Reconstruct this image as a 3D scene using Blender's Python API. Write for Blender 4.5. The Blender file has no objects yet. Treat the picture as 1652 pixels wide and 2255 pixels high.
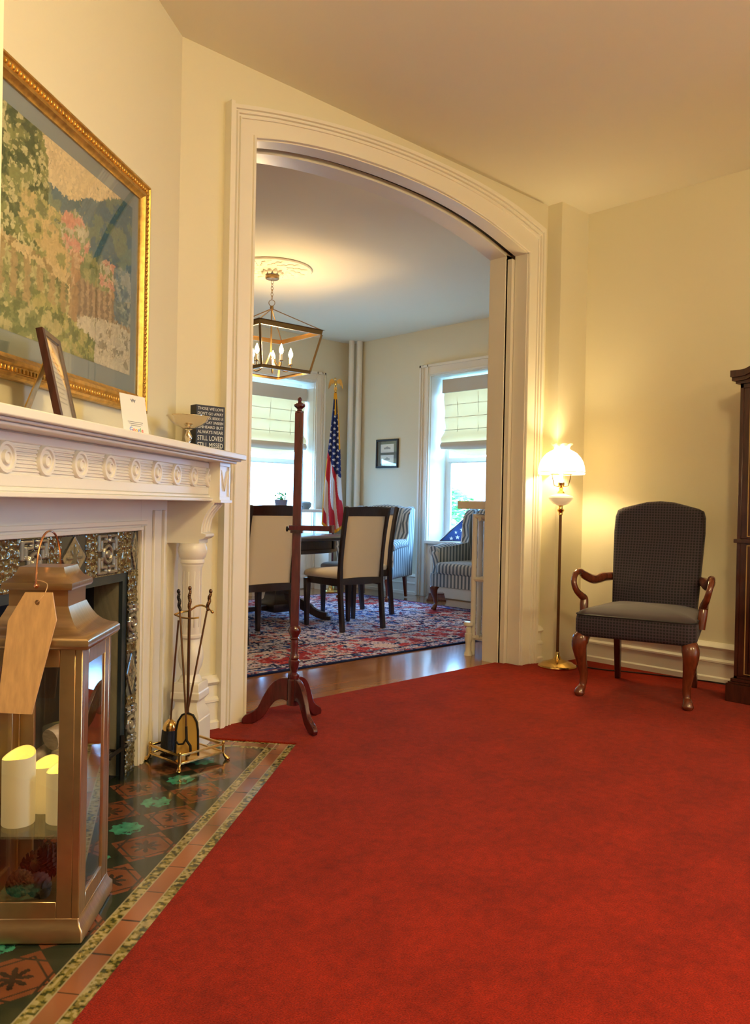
import bpy, math, random
import numpy as np
from mathutils import Vector, Matrix
random.seed(7); np.random.seed(7)
PI = math.pi
scn = bpy.context.scene
COL = scn.collection
# ---------------------------------------------------------------- camera
FPX, CAMH = 1775.0, 1.03
YAW, PITCH, ROLL = math.radians(46.7), math.radians(-0.53), 0.020
fw = Vector((math.cos(YAW)*math.cos(PITCH), math.sin(YAW)*math.cos(PITCH), math.sin(PITCH)))
r0 = Vector((math.sin(YAW), -math.cos(YAW), 0)); u0 = r0.cross(fw)
Rv = math.cos(ROLL)*r0 + math.sin(ROLL)*u0
Uv = math.cos(ROLL)*u0 - math.sin(ROLL)*r0
cam = bpy.data.objects.new('camera', bpy.data.cameras.new('camera'))
COL.objects.link(cam); scn.camera = cam
cam.data.sensor_fit = 'HORIZONTAL'; cam.data.sensor_width = 36.0
cam.data.lens = FPX/1652.0*36.0
cam.data.clip_start = 0.05; cam.data.clip_end = 200
mw = Matrix.Identity(4)
for i in range(3):
    mw[i][0] = Rv[i]; mw[i][1] = Uv[i]; mw[i][2] = -fw[i]
mw.translation = Vector((0, 0, CAMH))
cam.matrix_world = mw
# ---------------------------------------------------------------- world, lights, exposure
DAY = (0.21, 0.52, 1.0)
WORLD_STRENGTH = 28.0
w = bpy.data.worlds.new('world'); scn.world = w; w.use_nodes = True
bg = w.node_tree.nodes['Background']; bg.inputs[0].default_value = (*DAY, 1); bg.inputs[1].default_value = WORLD_STRENGTH
scn.view_settings.view_transform = 'Standard'; scn.view_settings.look = 'None'
scn.view_settings.gamma = 1.0; scn.view_settings.use_curve_mapping = False
scn.view_settings.exposure = 0.15
scn.render.film_transparent = False
def lamp(name, kind, loc, power, color, size=0.1, rot=None, **k):
    d = bpy.data.lights.new(name, kind); d.energy = power; d.color = color
    if kind == 'POINT': d.shadow_soft_size = size
    if kind == 'AREA':
        d.shape = 'RECTANGLE'; d.size = size[0]; d.size_y = size[1]
        if k.get('portal'): d.cycles.is_portal = True
    o = bpy.data.objects.new(name, d); o.location = loc
    if rot: o.rotation_euler = rot
    COL.objects.link(o); return o
WARM = (1.0, 0.75, 0.36)
# ceiling light of the parlour (just behind the camera) and an added fill lamp further back to brighten the room
lamp('parlour_ceiling_and_fill', 'POINT', (1.0, -0.1, 2.58), 118, WARM, 0.13)
lamp('parlour_ceiling_and_fill', 'POINT', (2.9, -1.3, 2.58), 85, WARM, 0.13)
# portals: the three windows daylight comes through
lamp('portal_side_window', 'AREA', (7.12, 5.73, 1.57), 1, (1, 1, 1), (1.9, 1.06), (0, math.radians(90), 0), portal=True)
lamp('portal_back_window', 'AREA', (5.64, 8.04, 1.56), 1, (1, 1, 1), (1.06, 1.9), (math.radians(-90), 0, 0), portal=True)
lamp('portal_parlour_window', 'AREA', (4.99, -1.7, 1.5), 1, (1, 1, 1), (1.8, 1.1), (0, math.radians(90), 0), portal=True)
# ---------------------------------------------------------------- frames
FA = math.radians(38.8)
FD = Vector((math.cos(FA), math.sin(FA), 0)); FN = Vector((math.sin(FA), -math.cos(FA), 0))
FP0 = Vector((1.779, 3.17, 0))
def W(s, t, z=0): return FP0 + FD*s + FN*t + Vector((0, 0, z))
# ---------------------------------------------------------------- materials
def lin(c): return tuple(((x/255.)/12.92 if x/255. <= .04045 else ((x/255.+.055)/1.055)**2.4) for x in c)
def mat(name, col, rough=.5, metal=0., var=0., vscale=20., bump=0., bscale=60., spec=.5, sheen=0., emit=None, es=0., coat=0., attr=None, stretch=None, var2=None, trans=0., alpha=None, bdist=.002):
    m = bpy.data.materials.new(name); m.use_nodes = True; nt = m.node_tree; N = nt.nodes; L = nt.links
    b = N['Principled BSDF']; b.inputs['Base Color'].default_value = (*col, 1)
    b.inputs['Roughness'].default_value = rough; b.inputs['Metallic'].default_value = metal
    b.inputs['Specular IOR Level'].default_value = spec
    if sheen: b.inputs['Sheen Weight'].default_value = sheen; b.inputs['Sheen Roughness'].default_value = .4
    if coat: b.inputs['Coat Weight'].default_value = coat; b.inputs['Coat Roughness'].default_value = .08
    if trans: b.inputs['Transmission Weight'].default_value = trans
    if emit: b.inputs['Emission Color'].default_value = (*emit, 1); b.inputs['Emission Strength'].default_value = es
    if attr:
        a = N.new('ShaderNodeAttribute'); a.attribute_name = attr; L.new(a.outputs['Color'], b.inputs['Base Color'])
    tc = N.new('ShaderNodeTexCoord'); mp = N.new('ShaderNodeMapping'); L.new(tc.outputs['Object'], mp.inputs[0])
    if stretch: mp.inputs['Scale'].default_value = stretch
    if var and not attr:
        n = N.new('ShaderNodeTexNoise'); n.inputs['Scale'].default_value = vscale; n.inputs['Detail'].default_value = 5
        L.new(mp.outputs[0], n.inputs[0])
        r = N.new('ShaderNodeValToRGB'); r.color_ramp.elements[0].position = .3; r.color_ramp.elements[1].position = .72
        c2 = var2 if var2 else tuple(min(1, x*(1+var)) for x in col)
        r.color_ramp.elements[0].color = (*[x*(1-var) for x in col], 1) if not var2 else (*col, 1)
        r.color_ramp.elements[1].color = (*c2, 1)
        L.new(n.outputs[0], r.inputs[0]); L.new(r.outputs[0], b.inputs['Base Color'])
    if bump:
        n2 = N.new('ShaderNodeTexNoise'); n2.inputs['Scale'].default_value = bscale; n2.inputs['Detail'].default_value = 4
        L.new(mp.outputs[0], n2.inputs[0])
        bp = N.new('ShaderNodeBump'); bp.inputs['Strength'].default_value = bump; bp.inputs['Distance'].default_value = bdist
        L.new(n2.outputs[0], bp.inputs['Height']); L.new(bp.outputs[0], b.inputs['Normal'])
    return m
M = {}
M['wall'] = mat('cream_wall_paint', (.74, .69, .52), .85, bump=.15, bscale=90, spec=.2)
M['ceil'] = mat('ceiling_paint', (.85, .82, .68), .9, bump=.1, bscale=40, spec=.1)
M['trim'] = mat('ivory_gloss_paint', (.80, .76, .66), .32, bump=.06, bscale=30, spec=.45)
M['dark'] = mat('slot_shade_and_bed', (.012, .011, .010), .9)  # near-black colour for painted shade in the door slot; also the hearth bed
M['carpet'] = mat('red_carpet', (.275, .014, .002), .95, var=.16, vscale=5, bump=.9, bscale=420, spec=.05, sheen=.06, bdist=.004)
def carpet_mat():
    m = M['carpet']; nt = m.node_tree; N = nt.nodes; L = nt.links; b = N['Principled BSDF']
    src = b.inputs['Base Color'].links[0].from_socket
    tc = N.new('ShaderNodeTexCoord')
    a = N.new('ShaderNodeTexNoise'); a.inputs['Scale'].default_value = 28; a.inputs['Detail'].default_value = 6; a.inputs['Roughness'].default_value = .75
    c = N.new('ShaderNodeTexNoise'); c.inputs['Scale'].default_value = 260; c.inputs['Detail'].default_value = 2
    L.new(tc.outputs['Object'], a.inputs[0]); L.new(tc.outputs['Object'], c.inputs[0])
    r = N.new('ShaderNodeMapRange'); r.inputs[1].default_value = .3; r.inputs[2].default_value = .7; r.inputs[3].default_value = .70; r.inputs[4].default_value = 1.22
    r2 = N.new('ShaderNodeMapRange'); r2.inputs[1].default_value = .25; r2.inputs[2].default_value = .75; r2.inputs[3].default_value = .55; r2.inputs[4].default_value = 1.45
    L.new(a.outputs[0], r.inputs[0]); L.new(c.outputs[0], r2.inputs[0])
    mu = N.new('ShaderNodeMath'); mu.operation = 'MULTIPLY'; L.new(r.outputs[0], mu.inputs[0]); L.new(r2.outputs[0], mu.inputs[1])
    mx = N.new('ShaderNodeVectorMath'); mx.operation = 'SCALE'; L.new(src, mx.inputs[0]); L.new(mu.outputs[0], mx.inputs['Scale']); L.new(mx.outputs[0], b.inputs['Base Color'])
carpet_mat()
M['shovel'] = mat('bright_brass_plate', (.80, .50, .12), .35, .45)
M['gold'] = mat('antique_gold_leaf', (.62, .38, .10), .36, .85, var=.25, vscale=40)
M['brass'] = mat('polished_brass', (.72, .48, .17), .16, 1.)
M['dbrass'] = mat('aged_brass', (.17, .09, .045), .36, .9)
M['iron'] = mat('black_iron', (.02, .018, .018), .38, .6)
M['steel'] = mat('blackened_steel_trim', (.10, .14, .17), .3, .8)
M['copper'] = mat('brushed_copper_bronze', (.50, .34, .18), .28, .85, var=.12, vscale=14, stretch=(1, 12, 1))
M['mahog'] = mat('red_mahogany', (.075, .009, .011), .22, var=.4, vscale=9, stretch=(6, 6, 1), coat=.5)
M['chairleg'] = mat('cherry_wood', (.13, .030, .013), .2, var=.35, vscale=9, stretch=(6, 6, 1), coat=.5)
M['darkwood'] = mat('espresso_wood', (.022, .010, .010), .28, var=.4, vscale=12, stretch=(6, 6, 1), coat=.3)
M['cabwood'] = mat('dark_cabinet_wood', (.045, .012, .007), .3, var=.5, vscale=10, stretch=(8, 8, 1), coat=.3)
M['beige'] = mat('beige_upholstery', (.72, .64, .53), .85, bump=.3, bscale=500, spec=.15)
M['white'] = mat('warm_white', (.82, .78, .68), .5)
M['paper'] = mat('white_paper', (.80, .78, .72), .6)
M['ink'] = mat('dark_ink', (.03, .03, .035), .6)
M['grayink'] = mat('grey_ink', (.25, .25, .27), .6)
M['black'] = mat('matte_black_paint', (.015, .016, .02), .5)
M['silver'] = mat('polished_silver', (.80, .72, .60), .07, 1.)
M['milk'] = mat('milk_glass', (.86, .80, .66), .12, emit=(1, .7, .35), es=.25)
M['cand'] = mat('ivory_candle_wax', (.86, .74, .46), .5, emit=(1, .72, .26), es=.2)
M['candtop'] = mat('glowing_wax_rim', (.9, .75, .3), .5, emit=(1, .72, .12), es=.9)
M['birch'] = mat('birch_bark', (.62, .50, .38), .8, var2=(.30, .20, .14), var=.3, vscale=22, stretch=(1, 1, 4), bump=.5, bscale=40)
M['cone'] = mat('pine_cone_scale', (.11, .06, .03), .7, var=.5, vscale=60)
M['leaf'] = mat('bright_green_leaf', (.10, .42, .06), .6, var=.4, vscale=3)
M['bluegrey'] = mat('mat_board_blue_grey', (.24, .29, .30), .9)
M['attr'] = mat('painted_print', (1, 1, 1), .9, attr='Col', spec=.2)
M['glazed'] = mat('glazed_hearth_tile', (1, 1, 1), .13, attr='Col', spec=.6, bump=.08, bscale=25)
M['rug'] = mat('woven_rug_pile', (1, 1, 1), .95, attr='Col', spec=.1, bump=.5, bscale=300)
M['relief'] = mat('bronze_glazed_relief_tile', (1, 1, 1), .16, attr='Col', spec=.8, coat=.6, metal=.4)
M['flag'] = mat('flag_cloth', (1, 1, 1), .75, attr='Col', spec=.2)
M['pinktag'] = mat('pale_pine_wood', (.58, .35, .16), .55, var=.14, vscale=7, stretch=(14, 14, 1))
def glass(name, tint=(1, 1, 1), refl=.12, pw_=4.0):
    m = bpy.data.materials.new(name); m.use_nodes = True; nt = m.node_tree; N = nt.nodes; L = nt.links
    N.remove(N['Principled BSDF']); out = N['Material Output']
    t = N.new('ShaderNodeBsdfTransparent'); t.inputs[0].default_value = (*tint, 1)
    g = N.new('ShaderNodeBsdfGlossy'); g.inputs['Roughness'].default_value = .01
    lw = N.new('ShaderNodeLayerWeight'); lw.inputs[0].default_value = .5
    pw = N.new('ShaderNodeMath'); pw.operation = 'POWER'; pw.inputs[1].default_value = pw_
    ad = N.new('ShaderNodeMath'); ad.operation = 'MULTIPLY_ADD'; ad.inputs[1].default_value = 1-refl; ad.inputs[2].default_value = refl; ad.use_clamp = True
    mx = N.new('ShaderNodeMixShader'); L.new(lw.outputs['Facing'], pw.inputs[0]); L.new(pw.outputs[0], ad.inputs[0]); L.new(ad.outputs[0], mx.inputs[0])
    L.new(t.outputs[0], mx.inputs[1]); L.new(g.outputs[0], mx.inputs[2]); L.new(mx.outputs[0], out.inputs[0]); return m
M['glass'] = glass('clear_glass', refl=.05)
M['lglass'] = glass('lantern_glass', refl=.04, pw_=1.6)
M['pglass'] = glass('picture_glass', refl=.07)
M['cglass'] = glass('cabinet_glass', (.9, .95, .9), .08)
def cloth(name, col, tr=.5, lines=None):
    m = bpy.data.materials.new(name); m.use_nodes = True; nt = m.node_tree; N = nt.nodes; L = nt.links
    b = N['Principled BSDF']; b.inputs['Base Color'].default_value = (*col, 1); b.inputs['Roughness'].default_value = .9
    t = N.new('ShaderNodeBsdfTranslucent'); t.inputs[0].default_value = (*(lines or col), 1)
    mx = N.new('ShaderNodeMixShader'); mx.inputs[0].default_value = tr
    L.new(b.outputs[0], mx.inputs[1]); L.new(t.outputs[0], mx.inputs[2]); L.new(mx.outputs[0], N['Material Output'].inputs[0]); return m
M['blind'] = cloth('cream_linen_blind', (.78, .68, .50), .15, (1.0, .56, .22))
M['blindop'] = cloth('lined_blind_header', (.60, .54, .44), .015, (1, .6, .3))
def stripes(name, c1, c2, scale, axis='X', rough=.9):
    m = mat(name, c1, rough); nt = m.node_tree; N = nt.nodes; L = nt.links; b = N['Principled BSDF']
    tc = N.new('ShaderNodeTexCoord'); wv = N.new('ShaderNodeTexWave'); wv.bands_direction = axis; wv.inputs['Scale'].default_value = scale
    r = N.new('ShaderNodeValToRGB'); r.color_ramp.elements[0].position = .42; r.color_ramp.elements[1].position = .58
    r.color_ramp.elements[0].color = (*c1, 1); r.color_ramp.elements[1].color = (*c2, 1)
    mp = N.new('ShaderNodeMapping'); mp.inputs['Rotation'].default_value = (0, 0, math.radians(38)); L.new(tc.outputs['Object'], mp.inputs[0]); L.new(mp.outputs[0], wv.inputs[0]); L.new(wv.outputs[0], r.inputs[0]); L.new(r.outputs[0], b.inputs['Base Color']); return m
M['stripe'] = stripes('striped_upholstery', (.12, .15, .17), (.50, .52, .50), 9.5)
def dotted():
    m = mat('dark_dotted_fabric', (.035, .030, .045), .8, sheen=.12); nt = m.node_tree; N = nt.nodes; L = nt.links; b = N['Principled BSDF']
    tc = N.new('ShaderNodeTexCoord'); mp = N.new('ShaderNodeMapping'); mp.inputs['Scale'].default_value = (1, .001, 1)
    v = N.new('ShaderNodeTexVoronoi'); v.inputs['Scale'].default_value = 62; v.inputs['Randomness'].default_value = 0
    r = N.new('ShaderNodeValToRGB'); r.color_ramp.elements[0].position = .30; r.color_ramp.elements[1].position = .42
    r.color_ramp.elements[0].color = (.003, .0035, .010, 1); r.color_ramp.elements[1].color = (.040, .027, .044, 1)
    L.new(tc.outputs['Object'], mp.inputs[0]); L.new(mp.outputs[0], v.inputs[0]); L.new(v.outputs['Distance'], r.inputs[0]); L.new(r.outputs[0], b.inputs['Base Color']); return m
M['navy'] = dotted()
def planks():
    m = mat('oak_floor_boards', (.40, .17, .06), .16, coat=.3); nt = m.node_tree; N = nt.nodes; L = nt.links; b = N['Principled BSDF']
    tc = N.new('ShaderNodeTexCoord'); br = N.new('ShaderNodeTexBrick'); br.inputs['Scale'].default_value = 1.0
    br.inputs['Brick Width'].default_value = 1.3; br.inputs['Row Height'].default_value = .085; br.inputs['Mortar Size'].default_value = .0015
    br.inputs['Color1'].default_value = (.46, .20, .07, 1); br.inputs['Color2'].default_value = (.33, .13, .045, 1); br.inputs['Mortar'].default_value = (.06, .02, .01, 1)
    n = N.new('ShaderNodeTexNoise'); mp = N.new('ShaderNodeMapping'); mp.inputs['Scale'].default_value = (2, 30, 1); n.inputs['Scale'].default_value = 3; n.inputs['Detail'].default_value = 6
    mx = N.new('ShaderNodeMixRGB'); mx.blend_type = 'MULTIPLY'; mx.inputs[0].default_value = .35
    L.new(tc.outputs['Object'], br.inputs[0]); L.new(tc.outputs['Object'], mp.inputs[0]); L.new(mp.outputs[0], n.inputs[0])
    L.new(br.outputs[0], mx.inputs[1]); L.new(n.outputs[0], mx.inputs[2]); L.new(mx.outputs[0], b.inputs['Base Color']); return m
M['wood_floor'] = planks()
def perf():
    m = mat('perforated_metal', (.40, .24, .12), .3, .7); nt = m.node_tree; N = nt.nodes; L = nt.links; b = N['Principled BSDF']
    tc = N.new('ShaderNodeTexCoord'); v = N.new('ShaderNodeTexVoronoi'); v.inputs['Scale'].default_value = 110; v.inputs['Randomness'].default_value = 0
    r = N.new('ShaderNodeValToRGB'); r.color_ramp.elements[0].position = .30; r.color_ramp.elements[1].position = .36
    r.color_ramp.elements[0].color = (.01, .006, .004, 1); r.color_ramp.elements[1].color = (.40, .24, .12, 1)
    L.new(tc.outputs['Object'], v.inputs[0]); L.new(v.outputs['Distance'], r.inputs[0]); L.new(r.outputs[0], b.inputs['Base Color']); return m
M['perf'] = perf()
# ---------------------------------------------------------------- mesh helpers
class MB:
    def __init__(s): s.v = []; s.f = []
    def add(s, vs, fs, mt=None):
        o = len(s.v)
        s.v += [tuple(mt @ Vector(p)) if mt is not None else tuple(p) for p in vs]
        s.f += [tuple(i+o for i in f) for f in fs]; return s
    def box(s, x0, x1, y0, y1, z0, z1, mt=None):
        return s.add([(x0, y0, z0), (x1, y0, z0), (x1, y1, z0), (x0, y1, z0), (x0, y0, z1), (x1, y0, z1), (x1, y1, z1), (x0, y1, z1)],
                     [(0, 3, 2, 1), (4, 5, 6, 7), (0, 1, 5, 4), (1, 2, 6, 5), (2, 3, 7, 6), (3, 0, 4, 7)], mt)
    def frustum(s, z0, hx0, hy0, z1, hx1, hy1, cx=0, cy=0, dx=0, dy=0, mt=None):
        vs = [(cx+a*hx0, cy+b*hy0, z0) for a, b in ((-1, -1), (1, -1), (1, 1), (-1, 1))]+[(cx+dx+a*hx1, cy+dy+b*hy1, z1) for a, b in ((-1, -1), (1, -1), (1, 1), (-1, 1))]
        return s.add(vs, [(0, 3, 2, 1), (4, 5, 6, 7), (0, 1, 5, 4), (1, 2, 6, 5), (2, 3, 7, 6), (3, 0, 4, 7)], mt)
    def sqstack(s, prof, mt=None, ratio=1., cap=True):   # square-section stack, prof [(half, z)]
        rings = [[(a*h, b*h*ratio, z) for a, b in ((-1, -1), (1, -1), (1, 1), (-1, 1))] for h, z in prof]
        return s.loft(rings, mt, cap)
    def loft(s, rings, mt=None, cap=True, closed=True):
        n = len(rings[0]); vs = [p for r in rings for p in r]; fs = []
        for i in range(len(rings)-1):
            for j in range(n if closed else n-1):
                k = (j+1) % n; fs.append((i*n+j, i*n+k, (i+1)*n+k, (i+1)*n+j))
        if cap and closed: fs.append(tuple(range(n))[::-1]); fs.append(tuple((len(rings)-1)*n+j for j in range(n)))
        return s.add(vs, fs, mt)
    def lathe(s, prof, c=(0, 0, 0), n=28, mt=None, cap=True):
        rings = [[(c[0]+r*math.cos(2*PI*j/n), c[1]+r*math.sin(2*PI*j/n), c[2]+z) for j in range(n)] for r, z in prof]
        return s.loft(rings, mt, cap)
    def tube(s, pts, rad, n=10, mt=None, flat=1., up=None, cap=True):
        pts = [Vector(p) for p in pts]; m = len(pts)
        if not hasattr(rad, '__len__'): rad = [rad]*m
        rings = []; prev = Vector(up) if up else None
        for i in range(m):
            t = (pts[min(i+1, m-1)]-pts[max(i-1, 0)]).normalized()
            if prev is None: prev = Vector((0, 0, 1)) if abs(t.z) < .9 else Vector((1, 0, 0))
            a = (prev-t*prev.dot(t)).normalized(); b = t.cross(a); prev = a
            rings.append([tuple(pts[i]+a*(rad[i]*flat*math.cos(2*PI*j/n))+b*(rad[i]*math.sin(2*PI*j/n))) for j in range(n)])
        return s.loft(rings, mt, cap)
    def sqtube(s, pts, hw, hh, mt=None, up=(0, 0, 1)):
        pts = [Vector(p) for p in pts]; m = len(pts)
        if not hasattr(hw, '__len__'): hw = [hw]*m
        if not hasattr(hh, '__len__'): hh = [hh]*m
        rings = []
        for i in range(m):
            t = (pts[min(i+1, m-1)]-pts[max(i-1, 0)]).normalized(); u = Vector(up)
            a = (u-t*u.dot(t)).normalized(); b = t.cross(a)
            rings.append([tuple(pts[i]+b*x*hw[i]+a*y*hh[i]) for x, y in ((-1, -1), (1, -1), (1, 1), (-1, 1))])
        return s.loft(rings, mt)
    def prism(s, poly, fn, mt=None):   # poly 2d, fn(p, k) -> 3d with k 0/1
        n = len(poly); vs = [fn(p, 0) for p in poly]+[fn(p, 1) for p in poly]
        fs = [tuple(range(n))[::-1], tuple(range(n, 2*n))]+[(j, (j+1) % n, n+(j+1) % n, n+j) for j in range(n)]
        return s.add(vs, fs, mt)
    def sphere(s, c, r, n=16, m=10, sc=(1, 1, 1), mt=None):
        rings = []
        for i in range(m+1):
            a = -PI/2+PI*i/m; rr = max(1e-4, math.cos(a))
            rings.append([(c[0]+sc[0]*r*rr*math.cos(2*PI*j/n), c[1]+sc[1]*r*rr*math.sin(2*PI*j/n), c[2]+sc[2]*r*math.sin(a)) for j in range(n)])
        return s.loft(rings, mt)
    def build(s, name, m, parent=None, bevel=0., seg=2, ang=38, sub=0, label=None, kind=None, flat=False):
        me = bpy.data.meshes.new(name); me.from_pydata(s.v, [], s.f); me.validate()
        import bmesh
        bm = bmesh.new(); bm.from_mesh(me); bmesh.ops.recalc_face_normals(bm, faces=bm.faces); bm.to_mesh(me); bm.free()
        me.materials.append(m)
        if not flat:
            me.polygons.foreach_set('use_smooth', [True]*len(me.polygons)); me.set_sharp_from_angle(angle=math.radians(ang))
        o = bpy.data.objects.new(name, me); COL.objects.link(o)
        if parent: o.parent = parent
        if bevel:
            b = o.modifiers.new('bevel', 'BEVEL'); b.width = bevel; b.segments = seg; b.limit_method = 'ANGLE'; b.angle_limit = math.radians(40)
            b.harden_normals = False
        if sub:
            d = o.modifiers.new('sub', 'SUBSURF'); d.levels = sub; d.render_levels = sub
        if label: o['label'] = label
        if kind: o['kind'] = kind
        return o
def thing(name, label, cat, loc=(0, 0, 0), rz=0., group=None, rot=None):
    o = bpy.data.objects.new(name, None); COL.objects.link(o); o.location = loc; o.rotation_euler = rot if rot else (0, 0, rz)
    o.empty_display_size = .1; o['label'] = label; o['category'] = cat
    if group: o['group'] = group
    return o
def tag(o, label, cat, group=None):
    o['label'] = label; o['category'] = cat
    if group: o['group'] = group
    return o
def struct(name, mb, m, parent=None, **k):
    o = mb.build(name, m, parent, **k)
    if parent is None: o['kind'] = 'structure'
    return o
def dup(root, loc, rz, label, group=None):
    r = root.copy(); COL.objects.link(r); r.location = loc; r.rotation_euler = (0, 0, rz); r['label'] = label
    if group: r['group'] = group
    for ch in list(root.children):
        c = ch.copy(); COL.objects.link(c); c.parent = r
        for g in list(ch.children):
            d = g.copy(); COL.objects.link(d); d.parent = c
    return r
def text(name, s, size, m, parent, mt, ext=.0004, align='CENTER', sx=1.):
    cu = bpy.data.curves.new(name, 'FONT'); cu.body = s; cu.size = size; cu.extrude = ext; cu.align_x = align; cu.align_y = 'CENTER'
    cu.resolution_u = 3
    o = bpy.data.objects.new(name, cu); COL.objects.link(o)
    bpy.context.view_layer.update()
    me = bpy.data.meshes.new_from_object(o.evaluated_get(bpy.context.evaluated_depsgraph_get()))
    bpy.data.objects.remove(o); me.transform(mt @ Matrix.Diagonal((sx, 1, 1, 1))); me.name = name
    me.materials.clear(); me.materials.append(m)
    q = bpy.data.objects.new(name, me); COL.objects.link(q); q.parent = parent; return q
def gridmesh(name, P, C, m, parent=None, close=False, thick=None):
    # P (ny,nx,3), C (ny,nx,3) colours -> one mesh with colour attribute 'Col'
    ny, nx = P.shape[:2]; vs = P.reshape(-1, 3)
    idx = np.arange(ny*nx).reshape(ny, nx)
    q = np.stack([idx[:-1, :-1], idx[:-1, 1:], idx[1:, 1:], idx[1:, :-1]], -1).reshape(-1, 4)
    me = bpy.data.meshes.new(name)
    me.vertices.add(len(vs)); me.vertices.foreach_set('co', vs.astype(np.float32).ravel())
    me.loops.add(q.size); me.loops.foreach_set('vertex_index', q.astype(np.int32).ravel())
    me.polygons.add(len(q)); me.polygons.foreach_set('loop_start', (np.arange(len(q))*4).astype(np.int32))
    me.polygons.foreach_set('loop_total', np.full(len(q), 4, np.int32))
    me.update(); me.validate()
    me.polygons.foreach_set('use_smooth', [True]*len(q))
    a = me.color_attributes.new('Col', 'FLOAT_COLOR', 'POINT')
    cc = np.ones((len(vs), 4), np.float32); cc[:, :3] = C.reshape(-1, 3); a.data.foreach_set('color', cc.ravel())
    me.materials.append(m)
    o = bpy.data.objects.new(name, me); COL.objects.link(o)
    if parent: o.parent = parent
    if thick:
        sd = o.modifiers.new('thick', 'SOLIDIFY'); sd.thickness = thick; sd.offset = -1
    return o
_tab = np.random.rand(64, 256, 256)[:8]
def vn(x, y, k=0):
    xi = np.floor(x).astype(int); yi = np.floor(y).astype(int); fx = x-xi; fy = y-yi
    fx = fx*fx*(3-2*fx); fy = fy*fy*(3-2*fy); t = _tab[k]
    a = t[xi % 256, yi % 256]; b = t[(xi+1) % 256, yi % 256]; c = t[xi % 256, (yi+1) % 256]; d = t[(xi+1) % 256, (yi+1) % 256]
    return (a*(1-fx)+b*fx)*(1-fy)+(c*(1-fx)+d*fx)*fy
def fbm(x, y, k=0, o=4):
    s = 0; a = .5
    for i in range(o): s = s+a*vn(x*2**i+7*i, y*2**i+3*i, (k+i) % 8); a *= .5
    return s/(1-.5**o)
def cr(pts, n=8):   # catmull-rom
    pts = [Vector(p) for p in pts]; P = [pts[0]*2-pts[1]]+pts+[pts[-1]*2-pts[-2]]; out = []
    for i in range(1, len(P)-2):
        for j in range(n):
            t = j/n; a, b, c, d = P[i-1], P[i], P[i+1], P[i+2]
            out.append(.5*((2*b)+(c-a)*t+(2*a-5*b+4*c-d)*t*t+(3*b-a-3*c+d)*t**3))
    out.append(pts[-1]); return out
def rectring(mb, x0, x1, z0, z1, wd, y0, y1):   # picture-frame style ring in the XZ plane
    mb.box(x0, x1, y0, y1, z1-wd, z1); mb.box(x0, x1, y0, y1, z0, z0+wd); mb.box(x0, x0+wd, y0, y1, z0+wd, z1-wd); mb.box(x1-wd, x1, y0, y1, z0+wd, z1-wd); return mb
def mitre(mb, x0, x1, z0, z1, prof):   # prof [(inset, y)] mitred frame profile in XZ
    rings = [[(x0+d, y, z0+d), (x1-d, y, z0+d), (x1-d, y, z1-d), (x0+d, y, z1-d)] for d, y in prof]
    return mb.loft(rings, cap=False)
# ================================================================= SETTING
CEIL = 3.05
# floors
struct('floor', MB().box(.2, 7.1, 3.17, 8.0, -.12, -.006), M['wood_floor'])
struct('floor', MB().box(-2.8, 5.0, -2.9, 3.17, -.14, -.022), M['wood_floor'])
struct('ceiling', MB().box(-2.8, 5.0, -2.9, 3.30, CEIL, CEIL+.1), M['ceil'])
struct('ceiling', MB().box(.2, 7.1, 3.30, 8.0, CEIL, CEIL+.1), M['ceil'])
# arch outlines
def spl(pts, n=6): return [(p[0], p[2]) for p in cr([(x, 0, z) for x, z in pts], n)]
AIN = spl([(2.165, 2.727), (2.374, 2.777), (2.645, 2.818), (2.9, 2.838), (3.146, 2.846), (3.45, 2.840), (3.738, 2.812), (4.0, 2.764), (4.305, 2.684)])
AOUT = spl([(2.022, 2.835), (2.25, 2.885), (2.56, 2.936), (2.86, 2.970), (3.168, 2.988), (3.52, 2.990), (3.86, 2.972), (4.15, 2.936), (4.458, 2.870)])
def wall_leaf(mb, y0, y1, x0, x1, a, jl, jr):
    a = [(max(jl, min(jr, x)), z) for x, z in a]; a[0] = (jl, a[0][1]); a[-1] = (jr, a[-1][1])
    poly = [(x0, 0-.02), (x0, CEIL), (x1, CEIL), (x1, -.02), (jr, -.02)]+a[::-1]+[(jl, -.02)]
    fn = lambda p, k: (p[0], y0 if k == 0 else y1, p[1])
    # split into convex-ish pieces
    mb.box(x0, jl, y0, y1, -.02, CEIL); mb.box(jr, x1, y0, y1, -.02, CEIL)
    for i in range(len(a)-1):
        (xa, za), (xb, zb) = a[i], a[i+1]
        mb.prism([(xa, za), (xb, zb), (xb, CEIL), (xa, CEIL)], fn)
struct('wall_arch', (lambda mb: (wall_leaf(mb, 3.17, 3.262, .2, 4.95, AIN, 2.165, 4.305), mb)[1])(MB()), M['wall'])
struct('wall_arch_dining', (lambda mb: (wall_leaf(mb, 3.306, 3.43, .2, 7.1, [(x, z-.012) for x, z in AIN], 2.165, 4.262), mb)[1])(MB()), M['wall'])
# pocket-door slot: its shade painted as a solid dark fill above and in the jambs, door edge in the right jamb
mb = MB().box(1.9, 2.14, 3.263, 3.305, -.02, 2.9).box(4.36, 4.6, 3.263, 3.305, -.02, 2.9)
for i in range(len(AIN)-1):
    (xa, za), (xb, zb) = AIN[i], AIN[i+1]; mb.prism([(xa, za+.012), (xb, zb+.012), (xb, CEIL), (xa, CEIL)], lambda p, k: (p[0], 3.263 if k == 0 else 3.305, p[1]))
struct('slot_shade', mb, M['dark'])
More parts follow.
